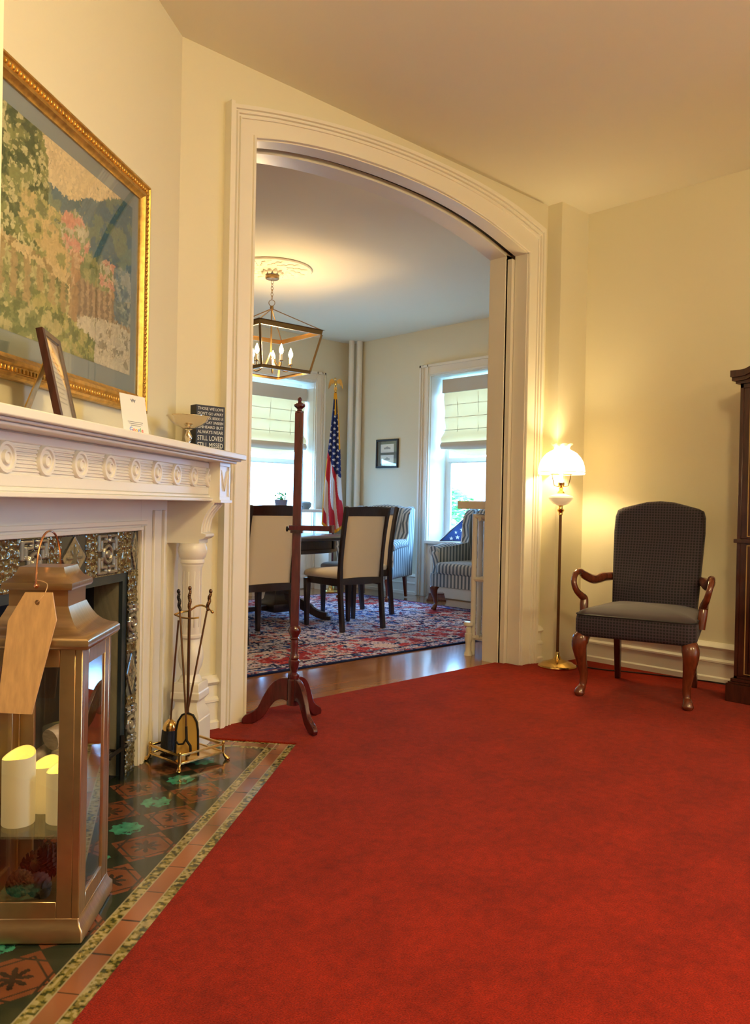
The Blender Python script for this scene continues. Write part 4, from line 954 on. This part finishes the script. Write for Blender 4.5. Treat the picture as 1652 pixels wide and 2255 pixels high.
# dining chairs -----------------------------------------------------------
def make_chair(label, loc, rz, grp='espresso dining chairs with beige upholstery around the table'):
    t = thing('dining_chair', label, 'chair', loc, rz, grp)
    for sx in (-1, 1):
        MB().sqtube(cr([(sx*.214, -.258, 0), (sx*.214, -.232, .22), (sx*.214, -.215, .42), (sx*.214, -.225, .62), (sx*.216, -.262, .86), (sx*.220, -.295, 1.005)], 4), .016, [.021]*10+[.017]*11, up=(0, 1, 0)).build('leg', M['darkwood'], t, bevel=.003, seg=1)
        MB().sqtube([(sx*.222, .225, .40), (sx*.222, .222, .0)], [.024, .015], [.024, .015], up=(0, 1, 0)).build('leg', M['darkwood'], t, bevel=.003, seg=1)
    def brow(z0, z1, y0, y1, th=.016):
        mb = MB(); rings = []
        for k in range(9):
            x = -.205+.41*k/8; cv = -.022*(1-(x/.205)**2)
            rings.append([(x, y0+cv-th, z0), (x, y0+cv+th, z0), (x, y1+cv+th, z1+.008*(1-(x/.205)**2)), (x, y1+cv-th, z1+.008*(1-(x/.205)**2))])
        mb.loft(rings); return mb
    brow(.930, 1.000, -.277, -.293).build('top_rail', M['darkwood'], t, bevel=.004)
    brow(.375, .425, -.219, -.216).build('lower_rail', M['darkwood'], t, bevel=.003)
    mb = MB(); rings = []
    for k in range(11):
        x = -.196+.392*k/10; cv = -.022*(1-(x/.205)**2)
        pr = []
        zs = [.425, .55, .68, .80, .93]; ys = [-.216, -.220, -.236, -.252, -.276]
        e = .020*(1-(abs(x)/.196)**6)+.004
        for z, y in zip(zs, ys): pr.append((x, y+cv-e*(.35 if z in (.425, .93) else 1), z))
        for z, y in list(zip(zs, ys))[::-1]: pr.append((x, y+cv+e*(.35 if z in (.425, .93) else 1)+.0, z))
        rings.append(pr)
    mb.loft(rings).build('back_pad', M['beige'], t, ang=70)
    mb = MB(); rings = []
    for f, z in ((.97, .418), (1.0, .424), (1.015, .440), (1.0, .458), (.94, .472), (.80, .482), (.5, .490), (.05, .492)):
        rings.append([(x*f, .015+(y-.015)*f, z) for x, y, _ in srect(.245, -.20, .25, 0, .215, rad=.04, bow=.03)])
    mb.loft(rings).build('seat', M['beige'], t, ang=70)
    MB().box(-.215, .215, .205, .235, .36, .42).box(-.218, -.198, -.20, .21, .36, .42).box(.198, .218, -.20, .21, .36, .42).build('apron', M['darkwood'], t, bevel=.002, seg=1)
    return t
gc = 'dining chairs around the dark table'
c0 = make_chair('beige-backed dark dining chair, nearest one to the left jamb, partly behind the easel pole', (3.50, 5.06, RZ), math.radians(0), gc)
dup(c0, (4.455, 5.085, RZ), math.radians(-3), 'beige-backed dark dining chair turned with its whole back in view, right of the easel', gc)
dup(c0, (5.06, 5.60, RZ), math.radians(88), 'dark dining chair at the right table end, seen edge-on behind the full-backed chair', gc)
dup(c0, (4.42, 6.62, RZ), math.radians(180), 'beige-seated dining chair across the table, glimpsed beneath the table top', gc)
dup(c0, (3.55, 6.64, RZ), math.radians(178), 'dining chair on the far side of the table, hidden behind the left one', gc)
# table -------------------------------------------------------------------
tb = thing('dining_table', 'dark espresso oval pedestal dining table with curved feet on the rug', 'table', (3.98, 5.83, RZ))
def oval(hx, hy, z, n=56, p=2.6): return [(hx*abs(math.cos(2*PI*k/n))**(2/p)*(1 if math.cos(2*PI*k/n) >= 0 else -1), hy*abs(math.sin(2*PI*k/n))**(2/p)*(1 if math.sin(2*PI*k/n) >= 0 else -1), z) for k in range(n)]
MB().loft([oval(.98, .54, .700), oval(1.0, .56, .708), oval(1.0, .56, .728), oval(.985, .545, .736)]).build('tabletop', M['darkwood'], tb, ang=50)
mb = MB().loft([oval(.88, .46, .590), oval(.885, .465, .596), oval(.885, .465, .625), oval(.88, .46, .63), oval(.88, .46, .700)])
for k in range(8):
    q = oval(.884, .464, 0)[k*7]; mb.box(q[0]-.008, q[0]+.008, q[1]-.008, q[1]+.008, .62, .70)
mb.build('apron', M['darkwood'], tb, ang=40)
for sx in (-1, 1):
    mb = MB().sqstack([(.11, .06), (.12, .08), (.12, .13), (.085, .17), (.07, .26), (.075, .44), (.11, .54), (.13, .60)], Matrix.Translation((sx*.33, 0, 0)))
    mb.build('pedestal', M['darkwood'], tb, bevel=.003, ang=60)
    for a in (-52, 52) if sx > 0 else (128, 232):
        T = Matrix.Translation((sx*.33, 0, 0)) @ Matrix.Rotation(math.radians(a), 4, 'Z')
        MB().sqtube(cr([(.05, 0, .17), (.16, 0, .16), (.28, 0, .10), (.38, 0, .045), (.46, 0, .03)], 5), .032, [.05]*6+[.04]*6+[.03]*9, T).box(.43, .50, -.035, .035, 0, .03, T).build('foot', M['darkwood'], tb, bevel=.004)
MB().box(-.26, .26, -.03, .03, .075, .115).build('stretcher', M['darkwood'], tb, bevel=.003)
# chandelier --------------------------------------------------------------
md = MB().lathe([(.001, 0), (.34, 0), (.345, -.010), (.338, -.018), (.318, -.020), (.306, -.008), (.12, -.010), (.10, -.020), (.085, -.030), (.001, -.032)], n=56)
for k in range(12):
    a = 2*PI*k/12
    for r, s in ((.27, .030), (.22, .034), (.17, .030)): md.sphere((r*math.cos(a+r*3), r*math.sin(a+r*3), -.010), s, 8, 5, (1, 1, .45))
    a += PI/12
    for r, s in ((.29, .016), (.245, .022), (.14, .022)): md.sphere((r*math.cos(a), r*math.sin(a), -.010), s, 8, 5, (1, 1, .5))
for k in range(10):
    a = 2*PI*k/10; md.sphere((.075*math.cos(a), .075*math.sin(a), -.035), .022, 8, 5, (1, 1, 1.2))
o = md.build('ceiling_medallion', M['ceil']); o.location = (4.115, 5.72, CEIL); tag(o, 'round plaster ceiling medallion with leaf relief above the chandelier', 'ceiling medallion')
ch = thing('chandelier', 'aged gold open lantern chandelier with candle bulbs over the dining table', 'chandelier', (4.115, 5.72, CEIL))
G = M['dgold'] = mat('aged_gold_metal', (.30, .19, .08), .38, .9)
MB().lathe([(.001, -.062), (.055, -.060), (.060, -.066), (.060, -.085), (.054, -.092), (.012, -.100), (.001, -.104)], n=32).build('canopy', G, ch)
mb = MB()
def link(z, r, rot):
    pts = [(r*math.cos(2*PI*k/12)*math.cos(rot), r*math.cos(2*PI*k/12)*math.sin(rot), z+1.5*r*math.sin(2*PI*k/12)) for k in range(13)]
    mb.tube(pts, .0022, 6)
for k in range(6): link(-.118-.026*k, .011, (k % 2)*PI/2)
mb.tube([(.026*math.cos(2*PI*k/20)*.73, -.026*math.cos(2*PI*k/20)*.69, -.295+.026*math.sin(2*PI*k/20)) for k in range(21)], .0028, 6)
mb.build('chain', G, ch)
CA = math.radians(-48)
def cc(r, k, z): return Vector((r*math.cos(CA+k*PI/2), r*math.sin(CA+k*PI/2), z))
zt, zb, rt, rb = 2.500-CEIL, 2.155-CEIL, .462, .352
mb = MB().lathe([(.001, -.322), (.014, -.322), (.016, -.345), (.010, -.36), (.001, -.37)], n=14)
for k in range(4): mb.sqtube([(0, 0, -.345), tuple(cc(rt*.97, k, zt+.016))], .0035, .0035)
mb.tube([(0, 0, -.34), (0, 0, zb+.16)], .007, 8)
mb.build('hanging_rods', G, ch)
mb = MB()
def ring(r0, z0, r1, z1, th):
    for k in range(4):
        a, b, c, d = cc(r0, k, z0), cc(r0, k+1, z0), cc(r1, k+1, z1), cc(r1, k, z1)
        def inn(v): return Vector((v.x*(1-th), v.y*(1-th), v.z))
        ai, bi, ci, di = inn(a), inn(b), inn(c), inn(d)
        mb.add([a, b, c, d, ai, bi, ci, di], [(0, 1, 2, 3), (4, 7, 6, 5), (0, 4, 5, 1), (3, 2, 6, 7), (0, 3, 7, 4), (1, 5, 6, 2)])
ring(rt*.955, zt-.020, rt*.975, zt+.016, .045); ring(rt*.975, zt+.016, rt*1.02, zt+.020, .09)
ring(rb*.99, zb-.012, rb, zb+.012, .06); ring(rb, zb+.010, rb*1.035, zb+.014, .09)
for k in range(4): mb.sqtube([tuple(cc(rt*.955, k, zt-.02)), tuple(cc(rb*.985, k, zb+.01))], .0085, .0085)

mb.build('cage', G, ch, flat=True)
flame = mat('lit_candle_bulb', (1, .9, .7), .4, emit=(1, .72, .34), es=45)
NB = 5
for k in range(NB):
    a = CA+2*PI*k/NB+.42; R_ = .175; cx, cy = R_*math.cos(a), R_*math.sin(a)
    arm = MB().tube(cr([(0, 0, zb+.175), (cx*.35, cy*.35, zb+.06), (cx*.75, cy*.75, zb+.015), (cx, cy, zb+.045), (cx, cy, zb+.075)], 5), .005, 8)
    arm.lathe([(.001, .070), (.018, .072), (.020, .080), (.010, .084), (.001, .085)], (cx, cy, zb), 14)
    ao = arm.build('arm', G, ch)
    MB().lathe([(.001, .084), (.0115, .084), (.0115, .135), (.001, .136)], (cx, cy, zb), 14).build('candle_sleeve', M['milk'], ao)
    MB().lathe([(.001, .136), (.008, .137), (.017, .150), (.020, .165), (.016, .185), (.008, .205), (.002, .222), (.001, .223)], (cx, cy, zb), 14).build('bulb', flame, ao)
lamp('chandelier_light', 'POINT', (4.115, 5.72, 2.335), 42, (1, .66, .30), .10)
# framed document -----------------------------------------------------------
fd = thing('framed_document', 'small black framed picture with two cream cards on the dining room wall', 'picture', (WX, 7.157, 1.473), -PI/2)
mb = mitre(MB(), 0, .375, 0, .345, [(0, -.001), (0, -.022), (.006, -.026), (.018, -.024), (.024, -.012), (.024, -.004)]); mb.build('frame', M['black'], fd, ang=25)
MB().box(.02, .355, -.010, -.003, .02, .325).build('mat_board', mat('dark_mat_board', (.10, .12, .10), .8), fd)
MB().box(.075, .30, -.0115, -.010, .185, .285).box(.075, .30, -.0115, -.010, .055, .155).build('card', M['paper'], fd)
mb = MB()
for z, w_ in ((.225, .11), (.095, .09)):
    mb.box(.1875-w_/2, .1875+w_/2, -.0125, -.0115, z, z+.020); mb.prism([(.1875-w_*.3, z+.02), (.1875, z+.035), (.1875+w_*.3, z+.02)], lambda p, k: (p[0], -.0125 if k else -.0115, p[1]))
mb.build('engraving', M['grayink'], fd)
MB().box(.018, .357, -.015, -.0135, .018, .327).build('glazing', M['pglass'], fd)
# corner pipes ----------------------------------------------------------------
for (x, y, r, lb) in ((6.62, 7.505, .034, 'left white heating pipe rising in the dining room corner behind the flag'), (6.70, 7.448, .039, 'right, thicker white heating pipe in the dining room corner behind the flag')):
    o = MB().lathe([(r, FZ), (r, CEIL)], (x, y, 0), 24).build('heating_pipe', M['trim']); tag(o, lb, 'pipe', 'pipes in the dining room corner')
# blinds ------------------------------------------------------------------------
def blind(name_lb, mt, w, z1, zb_):
    t = thing('roman_blind', name_lb, 'window blind'); t.matrix_world = mt
    NX, NZ = 25, 40; rings = []
    zs = np.linspace(z1-.12, zb_, NZ)
    for z in zs:
        f = (z1-.12-z)/(z1-.12-zb_)
        bulge = .010*math.sin(f*PI*4)+(.045*math.exp(-((f-.86)/.09)**2)-.02*math.exp(-((f-.66)/.1)**2))
        inset = .014*math.sin(max(0, f-.5)*PI*4)
        rings.append([(inset+(w-2*inset)*k/(NX-1), -bulge-.004*math.sin(k*1.3+f*9), z) for k in range(NX)])
    MB().loft(rings, cap=False, closed=False).build('fabric', M['blind'], t)
    rings = []
    for f in np.linspace(0, 1, 10):   # scalloped hem, layered
        rings.append([(w*k/(NX-1), .012-.03*math.sin(f*PI), zb_+.03-(.04+.10*math.sin(PI*k/(NX-1))**1.0)*f) for k in range(NX)])
    MB().loft(rings, cap=False, closed=False).build('hem', M['blind'], t)
    rings = []
    for f in np.linspace(0, 1, 8):
        rings.append([(w*k/(NX-1), -.045-.02*math.sin(f*PI), zb_+.055-.075*f-.018*f*math.sin(PI*k/(NX-1))) for k in range(NX)])
    MB().loft(rings, cap=False, closed=False).build('stacked_fold', M['blindop'], t)
    MB().box(-.012, w+.012, -.032, -.012, z1-.155, z1).box(-.012, .0, -.012, .03, z1-.155, z1).box(w, w+.012, -.012, .03, z1-.155, z1).build('header', M['blindop'], t, bevel=.003)
    mb = MB()
    for x in (.20*w, .5*w, .80*w): mb.tube([(x, .004-.01*math.sin(f*9), z1-.15-(z1-.15-zb_)*f) for f in np.linspace(0, 1, 10)], .003, 5)
    for f in (.26, .48, .70): mb.tube([(w*k/8, .004-(.010*math.sin(f*PI*4)+.045*math.exp(-((f-.86)/.09)**2)), z1-.12-(z1-.12-zb_)*f) for k in range(9)], .0035, 5)
    mb.build('cords_and_rods', M['blindop'], t)
    return t
blind('cream roman blind half lowered over the right-hand dining room window', Matrix.Translation((WX+.16, 6.215, 0)) @ R90, 1.00, 2.475, 1.70)
blind('cream roman blind half lowered over the back dining room window, behind the easel', Matrix.Translation((5.13, WY+.15, 0)), 1.02, 2.43, 1.70)
# flag on pole --------------------------------------------------------------------
fl = thing('flag_on_pole', 'furled American flag with gold fringe on a pole with a gold eagle', 'flag', (6.13, 7.22, FZ), IR)
MB().lathe([(.001, 0), (.13, 0), (.135, .012), (.12, .03), (.04, .045), (.03, .075), (.001, .076)], n=32).build('base', M['brass'], fl)
MB().lathe([(.001, .07), (.012, .07), (.012, 2.35), (.001, 2.35)], n=12).build('pole', M['mahog'], fl)
mb = MB().lathe([(.001, 2.34), (.016, 2.345), (.018, 2.36), (.008, 2.38), (.001, 2.385)], n=16).sphere((0, 0, 2.44), .020, 12, 8, (1, .9, 2.1)).sphere((-.006, -.012, 2.497), .015, 10, 8).tube([(-.012, -.02, 2.498), (-.026, -.03, 2.492)], [.006, .001], 6)
for sx in (-1, 1):
    wing = [(0, 2.462), (sx*.022, 2.486), (sx*.048, 2.502), (sx*.068, 2.485), (sx*.080, 2.44), (sx*.086, 2.375), (sx*.072, 2.40), (sx*.066, 2.435), (sx*.056, 2.41), (sx*.048, 2.45), (sx*.036, 2.43), (sx*.026, 2.452), (sx*.012, 2.43), (0, 2.43)]
    mb.prism(wing, lambda p, k: (p[0], (.004 if k else -.004)+abs(p[0])*.15, p[1]))
mb.prism([(-.02, 2.37), (.02, 2.37), (.008, 2.42), (-.008, 2.42)], lambda p, k: (p[0], .004 if k else -.004, p[1]))
mb.build('eagle_finial', M['brass'], fl, ang=30)
def flagcloth():
    nu, nv = 90, 240; U, V = np.meshgrid(np.linspace(0, 1, nu), np.linspace(0, 1, nv))
    ztop, zbot = 2.33, .74
    Z = ztop+(zbot-ztop)*V + (-.05*np.sin(U*PI)*V + .09*np.abs(U-.62)*V)
    wl = np.interp(V, [0, .08, .30, .55, .8, 1], [.012, .022, .055, .085, .115, .135]); wr = np.interp(V, [0, .08, .30, .55, .8, 1], [.014, .026, .055, .085, .112, .130])
    X = -wl+(wl+wr)*U; X += .006*np.sin(V*7)
    ph = U*5.2*PI+V*1.4
    Y = -.045-(.012+.045*V)*(.5+.5*np.sin(ph))*np.sin(PI*np.clip(U, .03, .97))**.4
    C = np.zeros(U.shape+(3,)); red = np.array([.52, .03, .045]); wht = np.array([.72, .70, .70]); nav = np.array([.015, .028, .13]); gold = np.array([.75, .38, .03])
    q = (U*3.0-V*2.6+2.6+.16*np.sin(ph)); st = (np.floor(q*1.55) % 2 == 0)
    C[:] = wht; C[st] = red
    canton = V < .545+.10*(U-.5)*2-.0
    C[canton] = nav
    # stars: staggered grid in cloth space
    gx = (X+.2)/.044; gz = (Z)/.072+np.floor(gx)*.5
    cx = gx-np.floor(gx)-.5; cz = (gz-np.floor(gz)-.5)*1.6; r = np.hypot(cx, cz); an = np.arctan2(cx, cz)
    star = r < .36*(.62+.38*np.cos(5*an))
    C[canton & star & (V > .12)] = (.78, .78, .80)
    edge = (U < .05) | (V > .978); C[edge & (V > .5)] = gold; C[(U > .40) & (U < .80-.9*V) & (V < .16)] = gold; C[(V < .05)] = gold
    C[(U > .86) & (V < .42) & (V > .05)] = gold*.9
    P = np.stack([X, Y, Z], -1); return gridmesh('flag_cloth', P, C, M['flag'], fl, thick=.004)
flagcloth()
# striped wing chairs ---------------------------------------------------------------
def wingchair(label, loc, rz, dp=0.):
    t = thing('wing_chair', label, 'chair', loc, rz, 'striped wing chairs by the dining room wall')
    HW = .34
    mb = MB(); rings = []
    for z, s in ((.235, -.01), (.245, 0), (.33, .004), (.36, 0)): rings.append(srect(HW+s, -.30-dp, .29, z, HW-.03+s, rad=.05, bow=.03))
    mb.loft(rings).build('seat_base', M['stripe'], t, ang=60)
    mb = MB(); rings = []
    for f, z in ((.96, .36), (1., .375), (1.0, .44), (.97, .465), (.8, .475), (.05, .478)): rings.append([(x*f, .03+(y-.03)*f, z) for x, y, _ in srect(.265, -.22-dp, .30, 0, .25, rad=.05, bow=.03)])
    mb.loft(rings).build('seat_cushion', M['stripe'], t, ang=60)
    def yb(z): return -.235-dp-(z-.4)*.16
    outl = [(-.27, .36), (-.275, .6), (-.29, .85), (-.285, .96), (-.24, 1.0), (-.12, 1.02), (0, 1.028), (.12, 1.02), (.24, 1.0), (.285, .96), (.29, .85), (.275, .6), (.27, .36)]
    rings = []
    for sc, dy in ((.86, .075), (.96, .062), (1., .03), (1., -.03), (.97, -.05)): rings.append([(x*sc, yb(z)+dy, .68+(z-.68)*sc) for x, z in outl])
    MB().loft(rings).build('backrest', M['stripe'], t, ang=60)
    for sx in (-1, 1):
        prof = [(-.30-dp, .24), (-.335-dp, .99), (-.30-dp, 1.01), (-.22-dp, .99), (-.165-dp, .93), (-.145-dp, .83), (-.155-dp, .72), (-.13-dp, .655), (.05, .625), (.20, .62), (.255, .60), (.27, .56), (.25, .50), (.235, .42), (.26, .30), (.26, .24)]
        rings = []
        for xx, sc in ((HW-.085, .96), (HW-.075, 1), (HW-.012, 1), (HW, .97)):
            rings.append([(sx*(xx+(.01 if z > .7 else 0)), -.03+(y+.03)*sc, .6+(z-.6)*sc) for y, z in prof])
        w_ = MB().loft(rings).build('side_wing', M['stripe'], t, ang=50)
        MB().tube([(sx*(HW-.03), -.15-dp, .60), (sx*(HW-.03), .10, .60), (sx*(HW-.03), .262, .575)], [.045, .055, .056], 16).build('arm_roll', M['stripe'], w_)
        x, y = sx*.285, .25
        path = cr([(x, y-.01, .25), (x+sx*.012, y+.014, .21), (x+sx*.004, y+.006, .13), (x-sx*.004, y-.002, .06), (x+sx*.004, y+.018, .02), (x+sx*.006, y+.024, .001)], 4)
        pr = [.040, .042, .024, .016, .028, .024]; m_ = len(path)
        MB().tube(path, [np.interp(i/(m_-1)*5, range(6), pr) for i in range(m_)], 12).build('leg', M['chairleg'], t)
        MB().sqtube([(sx*.26, -.26-dp, .26), (sx*.265, -.31-dp, 0)], [.02, .014], [.022, .016], up=(0, 1, 0)).build('leg', M['chairleg'], t, bevel=.002, seg=1)
    return t
w0 = wingchair('grey striped wing chair with high back, behind the edge-on dining chair', (6.10, 6.48, RZ), math.radians(112))
wingchair('striped wing chair under the right window, half hidden by the radiator', (6.17, 5.10, RZ), math.radians(95), .13)
# flag case + pedestal --------------------------------------------------------------------
pdm = thing('wooden_stand', 'low reddish wooden stand on the floor under the right window sill', 'stand', (6.56, 5.96, FZ), IR)
MB().sqstack([(.105, 0), (.105, .022), (.095, .03), (.085, .07)]).build('foot', M['chairleg'], pdm, bevel=.003)
MB().box(-.085, .085, -.085, .085, .07, .085).build('top', M['chairleg'], pdm, bevel=.003)
fc = thing('flag_display_case', 'triangular dark wood case holding a folded starry flag on the right window sill', 'flag case', (6.92, 5.94, .636), IR)
TR = [(-.235, 0), (.125, 0), (.03, .255)]
def tri_in(s): cx_, cz_ = -.027, .075; return [(cx_+(x-cx_)*s, cz_+(z-cz_)*s) for x, z in TR]
mb = MB()
for i in range(3):
    j = (i+1) % 3; a, b = TR[i], TR[j]; ai, bi = tri_in(.90)[i], tri_in(.90)[j]
    mb.prism([a, b, bi, ai], lambda p, k: (p[0], -.04 if k == 0 else .04, p[1]))
mb.build('case_frame', M['cabwood'], fc)
MB().prism(tri_in(.90), lambda p, k: (p[0], -.02 if k == 0 else .035, p[1])).build('folded_flag', mat('navy_flag_cloth', (.03, .07, .22), .8), fc)
mb = MB()
for cx_, cz_, r in ((.02, .13, .030), (-.03, .045, .026), (.045, .035, .028), (-.10, .03, .024), (.028, .20, .014), (-.05, .10, .02)):
    mb.prism([(cx_+(r if k % 2 == 0 else r*.42)*math.sin(k*PI/5), cz_+(r if k % 2 == 0 else r*.42)*math.cos(k*PI/5)) for k in range(10)], lambda p, k: (p[0], -.023 if k == 0 else -.021, p[1]))
mb.build('star', M['paper'], fc)
# striped cloth standing next to the case
def sflag():
    nu, nv = 30, 60; U, V = np.meshgrid(np.linspace(0, 1, nu), np.linspace(0, 1, nv))
    X = .0+.16*U-.03*V; Z = .20-(.30+.10*np.sin(U*PI*.8))*V-.03*U; Y = -.27-.01*np.sin(U*9)-.05*U
    C = np.zeros(U.shape+(3,)); C[:] = (.72, .70, .70); C[np.floor(U*7) % 2 == 1] = (.50, .03, .04)
    o = gridmesh('striped_flag', np.stack([X, Y, Z], -1), C, M['flag'], None, thick=.003); o.location = (6.92, 5.94, .636); o.rotation_euler = (0, 0, IR)
    tag(o, 'red and white striped flag cloth hanging beside the triangular case', 'flag')
sflag()
# radiator beside the arch --------------------------------------------------------------------
rd = thing('radiator', 'white cast-iron column radiator beyond the right jamb of the arch', 'radiator', (4.36, 3.56, FZ))
for k in range(13):
    x = .02+.062*k
    for y in (-.045, .062):
        pass
    mb = MB()
    for y in (-.048, .064): mb.tube(cr([(x, y, .10 if k not in (0, 12) else .0), (x, y, .5), (x, y, .985)], 3), .019, 10, flat=1.)
    for z in (.12, .53, .965): mb.tube([(x, -.048, z), (x, .064, z)], .017, 8)
    mb.build('section', M['trim'], rd)
mb = MB()
for z in (.13, .95):
    mb.tube([(.0, .008, z), (.78, .008, z)], .016, 8)
mb.build('connector', M['trim'], rd)
o = MB().box(4.315, 5.25, 3.445, 3.735, 1.012, 1.068).build('radiator_shelf', M['trim'], None, bevel=.004); tag(o, 'white painted shelf board lying on top of the radiator', 'shelf')
vl = thing('radiator_valve', 'white radiator valve with round knob on a floor pipe by the right jamb', 'valve', (4.335, 3.625, FZ))
MB().lathe([(.001, 0), (.030, 0), (.026, .02), (.020, .03), (.020, .09), (.026, .10), (.026, .15), (.020, .155), (.020, .19), (.012, .20), (.001, .2)], n=16).tube([(0, 0, .12), (.05, -.01, .125)], .016, 8).build('body', M['trim'], vl)
MB().lathe([(.001, .195), (.010, .197), (.034, .208), (.036, .220), (.030, .232), (.001, .236)], n=20).build('knob', M['trim'], vl)
# low console under the back window with planter
o = thing('console_shelf', 'white low ledge under the back window, mostly behind the chairs', 'shelf', (5.10, 7.44, FZ))
MB().box(0, 1.15, -.10, .20, .93, .965).build('top', M['trim'], o, bevel=.003)
for x in (.03, 1.12): MB().box(x-.03, x+.03, -.08, .18, 0, .93).build('side_panel', M['trim'], o)
pl = thing('planter_box', 'small blue-grey planter box standing against the back window', 'planter', (5.52, 7.42, FZ+.965), math.radians(-43))
MB().sqstack([(.055, 0), (.072, .105), (.066, .105), (.050, .01), (.001, .01)], None, .6, cap=False).build('box', mat('blue_grey_glaze', (.16, .17, .26), .4), pl)
mb = MB()
for k in range(40):
    a = random.random()*2*PI; r = .05*random.random(); h = .10+.09*random.random(); x, y = r*math.cos(a), .6*r*math.sin(a)
    mb.tube([(x, y, .06), (x*1.5, y*1.5, h)], .0015, 4); mb.sphere((x*1.5, y*1.5, h), .010, 6, 4, (1, .5, .7))
mb.build('seedlings', M['leaf'], pl)
o = MB().lathe([(.001, 0), (.05, 0), (.075, .03), (.08, .07), (.06, .085), (.001, .09)], (5.86, 7.42, FZ+.965), 24).build('dark_bowl', M['bluegrey']); tag(o, 'dark rounded bowl on the ledge beside the planter box', 'bowl')
# greenery outdoors -----------------------------------------------------------------------------
def leafcloud(name, c, R3, n, sz, lb, cat, trunk):
    t = thing(name, lb, cat, (c[0], c[1], -.9)); mb = MB()
    for k in range(n):
        d = np.random.normal(size=3); d /= np.linalg.norm(d); rr = .65+.35*random.random()**.5
        p = Vector((d[0]*R3[0]*rr, d[1]*R3[1]*rr, c[2]+.9+d[2]*R3[2]*rr)); T = Matrix.Translation(p) @ Matrix.Rotation(random.random()*6.3, 4, 'Z') @ Matrix.Rotation(random.uniform(-1.2, 1.2), 4, 'X')
        s = sz*(.6+.8*random.random()); mb.add([(-s, 0, 0), (0, -s*.45, .1*s), (s, 0, 0), (0, s*.45, .1*s)], [(0, 1, 2, 3)], T)
    mb.build('foliage', M['leaf'], t, flat=True)
    tk = MB().tube([(0, 0, 0), (.05, 0, .6), (0, .04, c[2]+.9)], [.09, .07, .03], 8)
    for k in range(6): tk.tube([(0, .0, .7+.1*k), (.5*R3[0]*math.cos(k*1.1), .5*R3[1]*math.sin(k*1.1), c[2]+.9)], [.035, .01], 6)
    tk.build('trunk', M['cone'], t)
leafcloud('leafy_shrub', (11.2, 10.55, .25), (1.35, 1.35, 1.25), 5200, .07, 'bright green leafy shrub outside the right dining room window', 'shrub', True)
